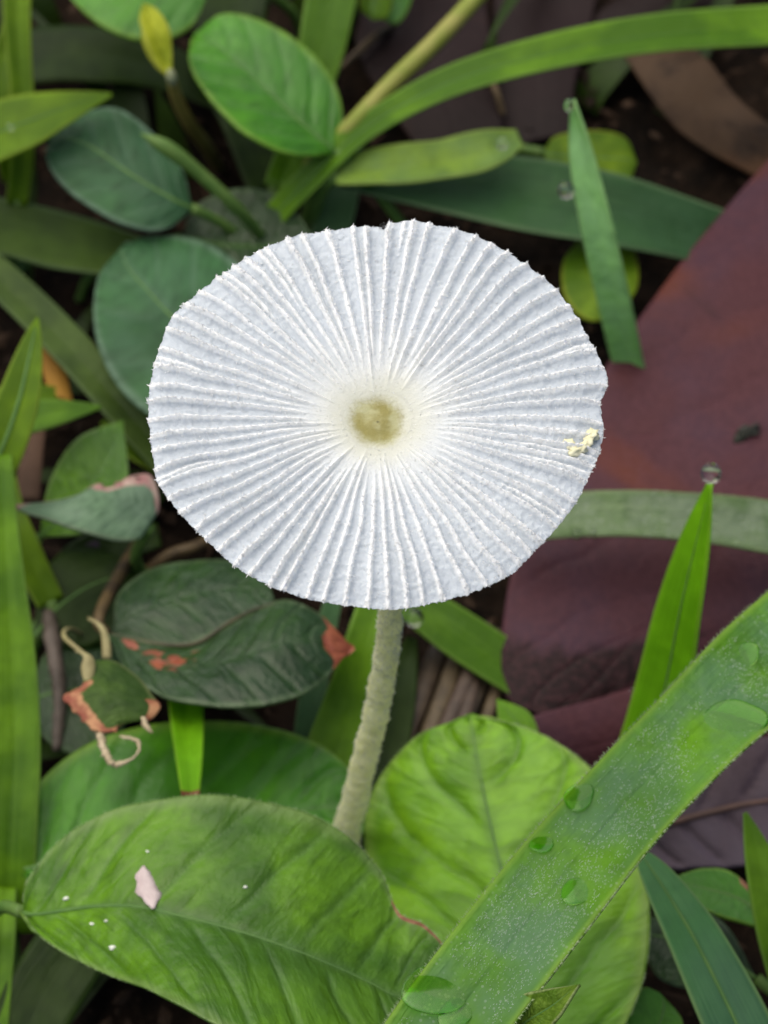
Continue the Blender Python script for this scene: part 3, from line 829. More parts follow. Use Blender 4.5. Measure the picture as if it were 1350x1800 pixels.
broad_leaf('smooth green leaf at the foot of the blue green blade', FRESH(), [(1080, 1850), (1110, 1770), (1130, 1738), (1160, 1745)], [(1080, 1850), (1180, 1860), (1200, 1800), (1160, 1745)], 0.9, nu=16, nv=24, fold=0.06, seed=23.0)
broad_leaf('crumpled yellow green young leaf in front of the downy grass blade', leaf_mat('young_leaf', (0.12, 0.24, 0.02), (0.20, 0.32, 0.04), margin=(0.42, 0.48, 0.22), trans=0.4, rough=0.3, nsc=4.0, bump=0.6),
    [(845, 1840), (905, 1762), (960, 1742), (1015, 1730)], [(845, 1840), (935, 1835), (985, 1790), (1015, 1730)], [2.6, 2.75, 2.9, 3.0], nu=36, nv=50, fold=0.16, wave=0.09, wsc=3.5, seed=24.0, mrad=0.01)
broad_leaf('small green leaf cut off by the top of the view next to the yellow stem', FRESH(), [(700, -50), (660, -60), (640, -20), (655, 25)], [(700, -50), (725, -10), (700, 40), (655, 25)], 0.6, nu=16, nv=22, arch=0.06, seed=25.0)
broad_leaf('small yellowish curled leaf tip at the top of the view', LIME(), [(690, -40), (640, -10), (632, 15), (655, 35)], [(690, -40), (690, 0), (680, 30), (655, 35)], 0.75, nu=14, nv=18, arch=0.15, seed=26.0)

# ------------------------------------------------------------------ grass blades
g1 = blade('broad downy grass blade beaded with dew crossing over the round leaf', G_HAIR(),
    [(735, 1875, 2.7), (810, 1770, 2.8), (960, 1577, 2.9), (1095, 1415, 2.95), (1230, 1275, 2.9), (1330, 1180, 2.8), (1450, 1080, 2.6)], [92, 92, 91, 84, 84, 92, 95],
    nu=31, nv=110, fold=0.0, arch=-0.05, wave=0.016, wsc=1.5, thick=0.02, roll=0.02)
blade('smooth blue green blade with a blunt tip beside the round leaf', G_BLUE(), [(1340, 1900, 1.5), (1290, 1790, 1.6), (1215, 1640, 1.65), (1150, 1535, 1.6), (1122, 1497, 1.55)], [60, 58, 46, 26, 6], fold=0.05, midrib=0.008)
blade('short green blade tip at the right edge of the view', G_SAP(), [(1420, 1800, 0.9), (1370, 1640, 1.2), (1335, 1510, 1.35), (1310, 1428, 1.4)], [45, 40, 26, 3], fold=0.08)
blade('upright tapering green blade with a dew drop tip before the purple leaf', leaf_mat('grass_bright', (0.1495, 0.3770, 0.0060), (0.1955, 0.4420, 0.0080), margin=(0.25, 0.38, 0.04), trans=0.5, rough=0.45, grass=True, nsc=1.6, bump=0.2), [(1140, 1330, 0.9), (1168, 1220, 1.2), (1195, 1080, 1.65), (1225, 950, 2.0), (1250, 850, 2.25)], [52, 48, 40, 26, 3], fold=0.06, midrib=0.006, roll=0.13)
blade('grey green dewy blade lying flat across the purple leaf', leaf_mat('grass_dewy', (0.060, 0.120, 0.030), (0.085, 0.150, 0.040), margin=(0.15, 0.21, 0.09), trans=0.25, rough=0.4, spec=0.4, grass=True, nsc=2.6, bump=0.6, sheen_down=0.8, sheen_down_c=(0.17, 0.22, 0.14), speck=0.3), [(1500, 965, 1.0), (1350, 928, 1.0), (1230, 912, 1.02), (1110, 905, 1.0), (990, 908, 0.95), (880, 935, 0.8)], [48, 46, 42, 40, 38, 30], fold=0.06, wave=0.02, wsc=3)
blade('upright pale green blade with a dew drop on its pointed tip', leaf_mat('grass_pale', (0.1560, 0.3608, 0.1080), (0.2243, 0.4582, 0.1350), margin=(0.22, 0.32, 0.16), trans=0.3, rough=0.5, grass=True, nsc=2.0, bump=0.4, sheen_down=0.5, sheen_down_c=(0.3315, 0.5460, 0.3060)),
    [(1130, 720, 0.2), (1108, 640, 0.5), (1090, 560, 0.9), (1060, 430, 1.4), (1028, 290, 1.75), (1008, 175, 2.0)], [24, 26, 28, 28, 23, 3], fold=0.12, foot=False, roll=0.07)
blade('broad grey green blade lying level behind the cap', G_GREY(), [(1420, 480, 0.1), (1330, 440, 0.28), (1220, 408, 0.5), (1080, 372, 0.66), (930, 345, 0.7), (780, 322, 0.68), (600, 300, 0.6)], [40, 44, 52, 62, 64, 52, 30], fold=0.04, wave=0.01, foot=False)
blade('yellowish folded young blade with a bright dew drop', leaf_mat('grass_young', (0.10, 0.19, 0.03), (0.17, 0.27, 0.03), margin=(0.25, 0.33, 0.10), trans=0.4, rough=0.45, grass=True, nsc=3.0, sheen_down=0.5, sheen_down_c=(0.11, 0.20, 0.09)),
    [(590, 305, 0.75), (680, 295, 0.85), (780, 285, 0.92), (860, 268, 0.98), (915, 245, 1.0)], [22, 34, 34, 34, 16], fold=0.14, wave=0.05, wsc=3)
blade('long arching green blade sweeping behind the cap', G_SAP(), [(415, 470, 0.2), (470, 395, 0.45), (540, 318, 0.7), (640, 228, 0.95), (780, 150, 1.15), (950, 98, 1.25), (1150, 62, 1.25), (1400, 45, 1.15)], [18, 20, 22, 21, 26, 30, 33, 35], fold=0.1, midrib=0.006)
blade('broad green blade hanging down behind the oval leaf', G_SAP(), [(600, -80, 1.0), (582, 0, 0.9), (565, 90, 0.75), (540, 190, 0.6), (490, 330, 0.5)], [46, 44, 40, 30, 26], fold=0.08)
blade('lime green pointed blade tip above the blue green leaf', G_LIME(), [(-90, 270, 0.9), (0, 232, 1.05), (60, 210, 1.1), (130, 185, 1.12), (197, 165, 1.1)], [52, 50, 44, 24, 2], fold=0.06, midrib=0.006)
blade('dim olive blade in shade under the yellow bud', SHADED(), [(-60, 130, 0.25), (60, 100, 0.3), (180, 100, 0.3), (290, 120, 0.25), (400, 170, 0.2)], [48, 48, 48, 40, 30], fold=0.05)
blade('broad dim green blade entering below the blue green leaf', leaf_mat('grass_dim', (0.030, 0.062, 0.008), (0.045, 0.085, 0.010), margin=(0.07, 0.12, 0.05), trans=0.25, rough=0.5, grass=True, nsc=1.6), [(-120, 380, 0.35), (0, 400, 0.38), (100, 425, 0.38), (220, 450, 0.35), (320, 475, 0.25)], [46, 48, 50, 40, 22], fold=0.06)
blade('thick olive stem slanting down past the rounded blue leaf', leaf_mat('grass_olive', (0.0320, 0.0638, 0.0108), (0.0480, 0.0863, 0.0132), margin=(0.09, 0.14, 0.05), trans=0.25, rough=0.45, grass=True, nsc=2.0), [(-60, 440, 0.55), (30, 520, 0.55), (120, 610, 0.55), (210, 710, 0.5), (330, 850, 0.35)], [30, 32, 34, 34, 30], fold=0.12)
blade('twisted bright green blade with a pale rib at the left edge of the view', G_LIME(), [(-70, 930, 0.9), (-5, 810, 1.25), (35, 700, 1.45), (55, 610, 1.55), (66, 558, 1.55)], [40, 40, 36, 20, 2], fold=0.10, midrib=0.014)
blade('short pointed green blade tip beside the twisted blade', G_SAP(), [(-20, 750, 0.8), (50, 735, 0.9), (110, 724, 0.95), (178, 714, 0.95)], [30, 28, 20, 2], fold=0.08)
blade('bright yellow green blade low behind the short pointed tip', G_LIME(), [(-40, 720, 0.4), (40, 695, 0.45), (120, 690, 0.4)], [24, 20, 6], fold=0.08)
blade('tall upright grass stem at the left edge of the view', G_SAP(), [(15, 1640, 0.4), (20, 1450, 0.75), (28, 1250, 0.95), (18, 1080, 1.15), (8, 930, 1.3), (0, 800, 1.4)], [46, 46, 44, 34, 24, 20], fold=0.12)
blade('yellow green strap blade low beside the upright stem', G_LIME(), [(90, 1060, 0.4), (40, 960, 0.55), (15, 880, 0.6), (10, 790, 0.6)], [24, 28, 22, 10], fold=0.1)
blade('short cut off green blade with a pale end pointing down at the smooth leaf', MATS['grass_bright'], [(322, 1170, 0.55), (327, 1240, 0.85), (332, 1325, 1.15), (335, 1400, 1.25)], [20, 29, 24, 15], fold=0.16, foot=False, wound=lambda s, t, p: 0.9 if t > 0.955 else 0.0)
blade('green blade rising behind the mushroom stem', G_SAP(), [(560, 1410, 0.35), (600, 1300, 0.5), (635, 1180, 0.7), (665, 1060, 0.85), (700, 960, 0.9)], [58, 54, 44, 34, 24], fold=0.08)
blade('pale dim blade behind the rusty leaf tip', G_GREY(), [(525, 1400, 0.3), (545, 1260, 0.4), (560, 1160, 0.45), (590, 1040, 0.45)], [22, 24, 22, 14], fold=0.08)
blade('olive blade lying between the stem and the purple leaf', G_SAP(), [(1010, 1240, 0.25), (930, 1195, 0.35), (820, 1125, 0.45), (740, 1070, 0.5), (660, 1020, 0.5)], [38, 40, 42, 36, 26], fold=0.06)
blade('dark green narrow blade right behind the mushroom stem', SHADED(), [(660, 1420, 0.3), (690, 1300, 0.35), (705, 1200, 0.4), (725, 1120, 0.35)], [26, 30, 28, 10], fold=0.08)
blade('bright yellow green upright stem in the upper left of the view', G_LIME(), [(30, 360, 0.4), (42, 240, 0.75), (36, 120, 1.0), (30, 0, 1.2), (38, -80, 1.3)], [18, 20, 20, 24, 24], fold=0.2)
blade('second yellow green stem at the left edge of the view', G_LIME(), [(20, 320, 0.3), (4, 220, 0.7), (2, 120, 0.9), (30, 20, 1.0), (50, -60, 1.0)], [14, 16, 18, 16, 14], fold=0.2)
blade('thin olive stem standing in shade under the lime blade', SHADED(), [(45, 400, 0.2), (50, 330, 0.35), (45, 260, 0.5), (40, 200, 0.55)], [15, 15, 14, 12], fold=0.2)
blade('dim blade passing under the large veined leaf at the lower left', SHADED(), [(30, 1850, 0.5), (70, 1760, 0.6), (120, 1680, 0.6), (190, 1560, 0.45)], [60, 66, 66, 50], fold=0.05)
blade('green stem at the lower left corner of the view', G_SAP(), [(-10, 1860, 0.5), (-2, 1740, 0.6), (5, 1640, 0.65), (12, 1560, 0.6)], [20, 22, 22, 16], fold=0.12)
blade('shaded green blade behind the torn grey leaf', SHADED(), [(80, 1080, 0.25), (140, 1010, 0.3), (200, 960, 0.3), (280, 940, 0.25)], [46, 50, 40, 20], fold=0.06)
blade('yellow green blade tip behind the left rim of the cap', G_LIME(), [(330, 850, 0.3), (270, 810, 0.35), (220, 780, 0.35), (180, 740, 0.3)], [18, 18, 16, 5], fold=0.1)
blade('shaded blade under the glossy oval leaf', SHADED(), [(480, 330, 0.3), (430, 200, 0.4), (400, 100, 0.4), (420, -40, 0.4)], [44, 46, 60, 60], fold=0.06)
blade('grey shaded blade just above the upper rim of the cap', G_GREY(), [(560, 470, 0.2), (590, 380, 0.3), (610, 300, 0.35), (620, 240, 0.35)], [34, 32, 26, 12], fold=0.06)

# stalks
def stalk(name, label, cat, pts, rad, mat, parts=None, **kw):
    P = [at(*p) for p in pts]
    o = np.array([P[0][0], P[0][1], 0.0])
    t = tube(name, P, rad, mat, None, o, n=40, k=10, **kw)
    tag(t, label, cat)
    return t, P
t_, P_ = stalk('leaf_stalk', 'thin hairy green stalk leaning over the blue green leaf', 'stalk', [(480, 440, 0.25), (420, 370, 0.85), (345, 300, 1.15), (290, 258, 1.3), (248, 236, 1.35)], [0.035, 0.04, 0.042, 0.05, 0.008], STEMG())
stalk('grass_culm', 'straight yellowish grass stem rising from the fork above the cap', 'grass stem', [(470, 370, 0.0), (600, 238, 0.85), (690, 145, 1.0), (770, 68, 1.1), (870, -40, 1.2)], [0.05, 0.052, 0.058, 0.058, 0.055], STEMY())
stalk('dead_stalk', 'thin brown dead stalk lying under the yellow stem', 'stalk', [(560, 160, 0.1), (610, 110, 0.3), (665, 60, 0.35), (720, 30, 0.2)], 0.025, STEMB())
stalk('dead_stalk', 'thin brown stalk on the soil beside the long arching blade', 'stalk', [(840, 90, 0.2), (868, 150, 0.3), (885, 200, 0.2)], 0.022, STEMB())
stalk('dead_stalk', 'brown stalk running under the rim of the cap towards the folded leaf', 'stalk', [(400, 930, 0.1), (345, 960, 0.3), (300, 975, 0.3), (250, 1010, 0.2)], 0.035, STEMB())
stalk('dead_stalk', 'grey dry twig lying in shade left of the half eaten leaf', 'twig', [(80, 1050, 0.25), (92, 1120, 0.45), (105, 1220, 0.4), (100, 1320, 0.3)], [0.03, 0.05, 0.04, 0.03], plain_mat('grey_twig', (0.06, 0.045, 0.032), (0.11, 0.085, 0.065)), rough=0.3)
# yellow bud leaf
def bud():
    b = at(385, 290, 0.1); o = np.array([b[0], b[1], 0.0])
    r = root('leaf_bud', o, 'yellow folded leaf bud on a brownish stalk in the upper left', 'leaf bud')
    bmat = leaf_mat('bud_yellow', (0.26, 0.34, 0.012), (0.40, 0.44, 0.03), margin=(0.48, 0.50, 0.10), trans=0.4, nsc=3.0, rough=0.5)
    P = [at(x, y, z) for x, y, z in ((300, 135, 1.25), (290, 105, 1.32), (275, 60, 1.4), (262, 25, 1.42), (250, 6, 1.4))]
    leaf_mesh('bud_leaf', bmat, r, o, [(300, 138), (301, 95), (296, 55), (275, 20), (252, 5)], [(300, 138), (272, 110), (255, 70), (246, 35), (252, 5)], [1.25, 1.3, 1.38, 1.4, 1.4], None, nu=16, nv=28, fold=0.25, arch=0.0)
    leaf_mesh('bud_leaf', bmat, r, o, [(300, 140), (290, 105), (276, 62), (258, 22)], [(300, 140), (270, 112), (250, 72), (250, 22)], [1.22, 1.26, 1.33, 1.36], None, nu=14, nv=24, fold=-0.12)
    tube('stalk', [at(*p) for p in ((300, 128, 1.27), (310, 170, 1.05), (335, 220, 0.75), (365, 260, 0.4), (388, 300, -0.1))], [0.03, 0.04, 0.045, 0.045, 0.045], plain_mat('bud_stalk', (0.10, 0.085, 0.015), (0.17, 0.14, 0.03), trans=0.1), r, o, n=26, k=9)
    tube('node', [at(*p) for p in ((299, 122, 1.3), (301, 135, 1.26), (304, 148, 1.2))], [0.02, 0.034, 0.02], plain_mat('pale_node', (0.16, 0.18, 0.08), (0.22, 0.24, 0.14)), r, o, n=8, k=9)
bud()

# ------------------------------------------------------------------ dead leaves
def dead_mat(key, base, c2, blotch, rust, rough=0.5, nsc=1.0, bthr=(0.62, 0.76), rthr=(0.56, 0.68), spec=0.12):
    if key in MATS: return MATS[key]
    k = NT(key); ob = k.obj()
    col = k.mix(k.ramp(k.noise(nsc, 4, ob), 0.35, 0.65), base, c2)
    col = k.mix(k.ramp(k.noise(nsc * 0.75, 3, k.n('ShaderNodeVectorMath', _operation='ADD', i0=ob, i1=(7.3, 1.1, 2.2)).outputs[0], 0.5, 0.4), *rthr), col, rust)
    wd = k.attr('wound')
    bn = k.noise(nsc * 0.9, 4, k.n('ShaderNodeVectorMath', _operation='ADD', i0=ob, i1=(3.1, 9.4, 0.2)).outputs[0], 0.55, 0.5)
    col = k.mix(k.ramp(k.math('ADD', bn, k.math('MULTIPLY', wd, 0.38)), *bthr), col, blotch)
    fine = k.noise(26.0, 4, ob)
    col = k.mix(k.math('MULTIPLY', k.ramp(fine, 0.35, 0.7), 0.3), col, tuple(x * 1.7 + 0.01 for x in base))
    bp = k.n('ShaderNodeBump', Strength=0.35, Distance=0.02, Height=k.math('SUBTRACT', fine, k.attr('vein')))
    pr = k.n('ShaderNodeBsdfPrincipled', Base__Color=col, Roughness=k.math('ADD', rough, k.math('MULTIPLY', fine, 0.15)), Normal=bp.outputs[0])
    pr.inputs['Specular IOR Level'].default_value = spec
    k.set(k.out.inputs[0], pr.outputs[0])
    MATS[key] = k.m
    return k.m
PURP = dead_mat('purple_dead_leaf', (0.050, 0.0160, 0.019), (0.045, 0.021, 0.032), (0.010, 0.005, 0.005), (0.080, 0.022, 0.014))
PURPD = dead_mat('dark_purple_dead_leaf', (0.009, 0.0045, 0.004), (0.013, 0.006, 0.006), (0.007, 0.004, 0.004), (0.028, 0.011, 0.007))
GREYP = dead_mat('grey_purple_dead_leaf', (0.045, 0.030, 0.036), (0.075, 0.058, 0.075), (0.018, 0.010, 0.010), (0.055, 0.028, 0.028))
TAN = dead_mat('tan_dead_leaf', (0.028, 0.016, 0.009), (0.050, 0.030, 0.016), (0.012, 0.007, 0.004), (0.050, 0.024, 0.010), rough=0.6, nsc=2.2, bthr=(0.50, 0.66))

def dead_leaf(label, mat, L, R, z, zr=None, midrib=False, mrad=0.02, **kw):
    if not np.ndim(z): z = [z, z]
    base = at(L[0][0], L[0][1], z[0]); org = np.array([base[0], base[1], 0.0])
    r = root('dead_leaf', org, label, 'dead leaf')
    ob, G, N = leaf_mesh('leaf_blade', mat, r, org, L, R, z, zr, thick=kw.pop('thick', 0.03), **kw)
    if midrib:
        jm = int(round(kw.get('mid', 0.5) * (G.shape[1] - 1)))
        tube('midrib', G[::4, jm], [mrad, mrad, mrad * 0.4], plain_mat('dead_rib', (0.06, 0.03, 0.022), (0.10, 0.05, 0.035)), r, org, n=30, k=7)
    return r, G, N

d1 = dead_leaf('large smooth purple brown dead leaf lying right of the mushroom cap', PURP,
    [(1480, 160), (1380, 255), (1262, 385), (1160, 512), (1080, 622), (990, 770), (922, 925), (893, 1035), (882, 1140), (895, 1225), (980, 1262)],
    [(1480, 160), (1700, 330), (1760, 520), (1760, 700), (1740, 840), (1680, 960), (1600, 1040), (1480, 1090), (1340, 1125), (1180, 1195), (980, 1262)],
    [0.35, 0.4, 0.45, 0.5, 0.5, 0.5, 0.5, 0.48, 0.45, 0.4, 0.35], [0.35, 0.3, 0.3, 0.35, 0.4, 0.45, 0.45, 0.4, 0.35, 0.3, 0.32],
    nu=60, nv=110, wave=0.035, wsc=0.6, seed=31.0, arch=0.04, veins=7, vslope=0.2, vdepth=0.002, midrib=False,
    wound=lambda s, t, p: max(0.0, 1 - abs(t - 0.90) / 0.16) * (1.3 if s < 0.75 else 0.6), thick=0.04)
tag(lump('leaf_blemish', 'small black curled scab on the purple dead leaf', 'scab', at_leaf(d1[1], 1310, 758) + [0, 0, 0.02], 0.085, 0.03, 0.03, plain_mat('scab', (0.012, 0.012, 0.008), (0.03, 0.035, 0.02)), seed=4.0, rough=1.0, rot=0.5))
dead_leaf('lower brown purple dead leaf tucked under the edge of the large purple leaf', PURP,
    [(1500, 1060), (1350, 1110), (1190, 1180), (1060, 1225), (930, 1262), (905, 1300)], [(1500, 1240), (1380, 1300), (1240, 1340), (1120, 1370), (1000, 1380), (905, 1300)],
    [0.5, 0.45, 0.42, 0.42, 0.45, 0.3], [0.3, 0.2, 0.15, 0.12, 0.12, 0.2], nu=36, nv=60, arch=0.12, wave=0.02, seed=33.0, thick=0.03)
dead_leaf('greyish purple dead leaf in the gap under the downy grass blade', GREYP,
    [(1100, 1400), (1200, 1345), (1310, 1300), (1460, 1290)], [(1150, 1530), (1230, 1525), (1330, 1520), (1470, 1500)], [0.3, 0.4, 0.45, 0.4], [0.25, 0.3, 0.3, 0.3], nu=40, nv=44, wave=0.06, wsc=1.3, seed=34.0, veins=4, vdepth=0.03, midrib=True)
dead_leaf('dark purple dead leaf under the yellow grass stem', PURPD,
    [(735, 262), (690, 200), (640, 120), (625, 60), (650, -40)], [(885, 262), (880, 180), (868, 100), (860, 40), (850, -40)], [0.15, 0.2, 0.25, 0.25, 0.2], nu=36, nv=44, wave=0.03, seed=35.0, arch=0.05)
dead_leaf('dark brown dead leaf behind the pale upright blade tip', PURPD,
    [(880, 262), (872, 180), (862, 100), (870, -40)], [(1010, 240), (1010, 160), (1030, 80), (1060, -40)], [0.1, 0.12, 0.15, 0.12], nu=30, nv=40, wave=0.05, seed=36.0, arch=0.04)
dead_leaf('tan curled dead leaf on the soil under the long arching blade', TAN,
    [(1075, 60), (1130, 150), (1200, 230), (1330, 310)], [(1190, 55), (1260, 130), (1330, 200), (1450, 270)], [0.15, 0.2, 0.2, 0.12], [0.15, 0.25, 0.25, 0.12], nu=36, nv=44, arch=0.06, wave=0.14, wsc=1.6, seed=37.0)
dead_leaf('small orange brown dead leaf scrap at the left behind the slanting stem', dead_mat('orange_scrap', (0.17, 0.085, 0.014), (0.24, 0.13, 0.02), (0.05, 0.03, 0.01), (0.2, 0.08, 0.02), rough=0.6),
    [(70, 590), (72, 640), (88, 700)], [(105, 600), (118, 650), (128, 705)], 0.4, nu=14, nv=18, arch=0.15, seed=38.0)
dead_leaf('brown dead leaf scrap standing behind the short pointed blade', dead_mat('brown_scrap', (0.06, 0.035, 0.022), (0.085, 0.05, 0.032), (0.03, 0.018, 0.012), (0.07, 0.035, 0.018), rough=0.6),
    [(28, 880), (34, 800), (52, 740)], [(70, 880), (76, 800), (82, 740)], 0.3, nu=14, nv=18, arch=0.12, seed=39.0)
dead_leaf('small mauve dead leaf scrap below the torn grey leaf', GREYP, [(125, 985), (135, 960), (160, 945)], [(160, 990), (178, 970), (185, 950)], 0.3, nu=12, nv=14, arch=0.15, seed=40.0)
dead_leaf('dark wet dead leaf under the arching blade at the top of the view', PURPD,
    [(1000, 60), (1080, 0), (1180, -40)], [(1090, 90), (1190, 30), (1300, 0)], 0.1, nu=20, nv=24, arch=0.1, seed=41.0)

# dry grass strips between stem and purple leaf
DRY = [plain_mat('dry_strip_a', (0.035, 0.022, 0.012), (0.080, 0.055, 0.032), nsc=9), plain_mat('dry_strip_b', (0.045, 0.030, 0.013), (0.095, 0.068, 0.034), nsc=9), plain_mat('dry_strip_c', (0.028, 0.017, 0.010), (0.060, 0.038, 0.024), nsc=9)]
rng = random.Random(5)
dry_labels = ['grey brown dry grass strip closest to the mushroom stem', 'wide dry brown grass strip between stem and purple leaf', 'tawny dry grass strip with a lighter ridge, in the brown litter patch',
              'dark dry grass strip beside the olive blade', 'thin dry grass strip along the edge of the purple leaf', 'short tawny dry grass strip behind the round veined leaf']
for i, (x0, y0, x1, y1, wpx, zz) in enumerate((a_, b_, c_ + 26, d_ - 75, e_ * 0.85, f_) for a_, b_, c_, d_, e_, f_ in ((665, 1400, 770, 1150, 24, .25), (715, 1390, 800, 1160, 20, .3), (735, 1380, 835, 1170, 18, .35), (765, 1380, 850, 1180, 16, .28), (820, 1340, 880, 1190, 14, .25), (790, 1330, 815, 1230, 14, .36))):
    L, R, z = offset_edges([(x0, y0, zz), ((x0 + x1) / 2 + rng.uniform(-8, 8), (y0 + y1) / 2, zz + .05), (x1, y1, zz - .05)], [wpx * .8, wpx, wpx * .6])
    base = at(x0, y0, zz)
    ob, G, N = leaf_mesh('dry_strip', DRY[i % 3], None, base, L, R, z, nu=9, nv=24, arch=0.2, wave=0.03, wsc=3, seed=50 + i)
    tag(ob, dry_labels[i], 'dry grass')

# ------------------------------------------------------------------ small bits on the leaves
def sliver():
    G, N = lf10[1], lf10[2]
    P = [at_leaf(G, x, y) + N * 0.012 for x, y in ((254, 1525), (250, 1545), (262, 1575), (272, 1600))]
    V, F = [], []
    ws = [0.006, 0.045, 0.05, 0.008]
    C = spline(P, 14); Wd = spline(ws, 14)[:, 0]
    T = np.gradient(C, axis=0); T /= np.linalg.norm(T, axis=1)[:, None]
    S = np.cross(T, N)
    for i in range(14):
        for s in (-1, -0.4, 0.3, 1):
            V.append(C[i] + S[i] * Wd[i] * s * (1 + 0.16 * math.sin(i * 1.7 + 2 * s) + 0.1 * math.sin(i * 0.9 + s)) + N * 0.006 * (1 - s * s))
    o = mesh_obj('bark_sliver', V, grid_faces(4, 14), plain_mat('pink_sliver', (0.38, 0.30, 0.29), (0.50, 0.42, 0.40), rough=0.7, nsc=12), None, C[0])
    m = o.modifiers.new('thickness', 'SOLIDIFY'); m.thickness = 0.005; m.offset = 0
    tag(o, 'pale pinkish sliver of bark lying on the large veined leaf', 'sliver')
sliver()
gm = plain_mat('pale_grain', (0.62, 0.66, 0.55), (0.75, 0.78, 0.68), rough=0.5, bump=0)
glab = ['tiny pale grain on the large veined leaf close to its stalk', 'larger pale grain by the lower margin of the large veined leaf', 'tiny pale grain beside the midrib of the large veined leaf', 'lone tiny pale grain in the middle of the large veined leaf', 'tiny pale grain between sliver and top margin of the large veined leaf', 'tiny pale grain nearest the pale sliver on the large veined leaf']
for i, (x, y, r0) in enumerate(((118, 1581, .018), (200, 1667, .022), (160, 1626, .014), (434, 1560, .013), (258, 1497, .011), (186, 1620, .012))):
    p = at_leaf(lf10[1], x, y)
    lump('grain', glab[i], 'grain', p + lf10[2] * r0 * 0.3, r0 * .8, r0 * .5, r0 * .4, gm, seed=i * 1.3, rough=0.8, n=7)

# dew
FILMS = []
def drop(label, p, r0, nrm=None, squash=1.0, group=None, sx=1.0, rot=0.0):
    n = 16
    V = []
    nrm = np.array([0, 0, 1.0]) if nrm is None else np.asarray(nrm) / np.linalg.norm(nrm)
    a = np.cross(nrm, [0.2, 1, 0.1]); a /= np.linalg.norm(a); b = np.cross(nrm, a)
    a, b = a * math.cos(rot) + b * math.sin(rot), b * math.cos(rot) - a * math.sin(rot)
    for i in range(n + 1):
        ph = math.pi * i / n
        for j in range(2 * n):
            th = math.pi * j / n
            wob = 1 + 0.10 * math.sin(2 * th + r0 * 90) + 0.06 * math.sin(3 * th + 1.0 + r0 * 50) if squash < 0.7 else 1.0
            V.append(p + a * r0 * sx * wob * math.sin(ph) * math.cos(th) + b * r0 * wob * math.sin(ph) * math.sin(th) + nrm * r0 * squash * math.cos(ph))
    F = grid_faces(2 * n, n + 1, True)
    P = np.array(V); q = F[len(F) // 2]
    if np.dot(np.cross(P[q[1]] - P[q[0]], P[q[2]] - P[q[0]]), P[q[0]] - p) < 0: F = F[:, ::-1]
    o = mesh_obj('dew_drop', V, F, film_mat() if squash < 0.7 else water_mat(), None, p)
    tag(o, label, 'dew drop')
drop('sparkling dew drop on the yellowish folded young blade', at(882, 252, 1.2), 0.036)
drop('dew drop hanging on the pointed tip of the pale upright blade', at(1001, 185, 1.98), 0.038, sx=0.8)
drop('round dew drop clinging to the side of the pale upright blade', at(995, 335, 1.62), 0.050)
drop('clear dew drop on the tip of the upright tapering blade', at(1250, 832, 2.28), 0.055)
drop('dew drop under the grey dewy blade next to the cap', at(1014, 938, 0.98), 0.034)
drop('bright small dew drop under the grey dewy blade', at(1043, 938, 0.98), 0.028)
drop('blurred dew drop just right of the mushroom stem below the cap', at(728, 1086, 0.75), 0.055)
drop('dew drop at the foot of the upright tapering blade', at(1118, 1218, 1.0), 0.035)
for lab, x, y, r0, sx, rot in (('flat dew film at the right margin of the downy blade', 1288, 1268, 0.11, 1.5, 0.6), ('round flat dew drop on the lower middle of the downy blade', 1018, 1568, 0.075, 1.0, 0),
                      ('flat dew drop on the left margin of the downy blade beside the round leaf', 1018, 1402, 0.065, 1.3, 0.8), ('wide dew film near the lower end of the downy blade', 762, 1742, 0.12, 1.4, 0.3),
                      ('small flat dew drop on the left margin of the downy blade', 950, 1485, 0.045, 1.4, 0.8), ('long dew film near the upper end of the downy blade', 1316, 1150, 0.06, 1.3, 0.75), ('dew film streak at the bottom end of the downy blade', 805, 1775, 0.07, 1.9, 0.9)):
    p = at_leaf(g1[1], x, y)
    FILMS.append((p, r0 * sx))
    drop(lab, p + g1[2] * 0.004, r0, g1[2], 0.10, sx=sx, rot=rot)
drop('dew bead on the lime pointed blade at the left edge of the view', at(18, 223, 1.16), 0.026)

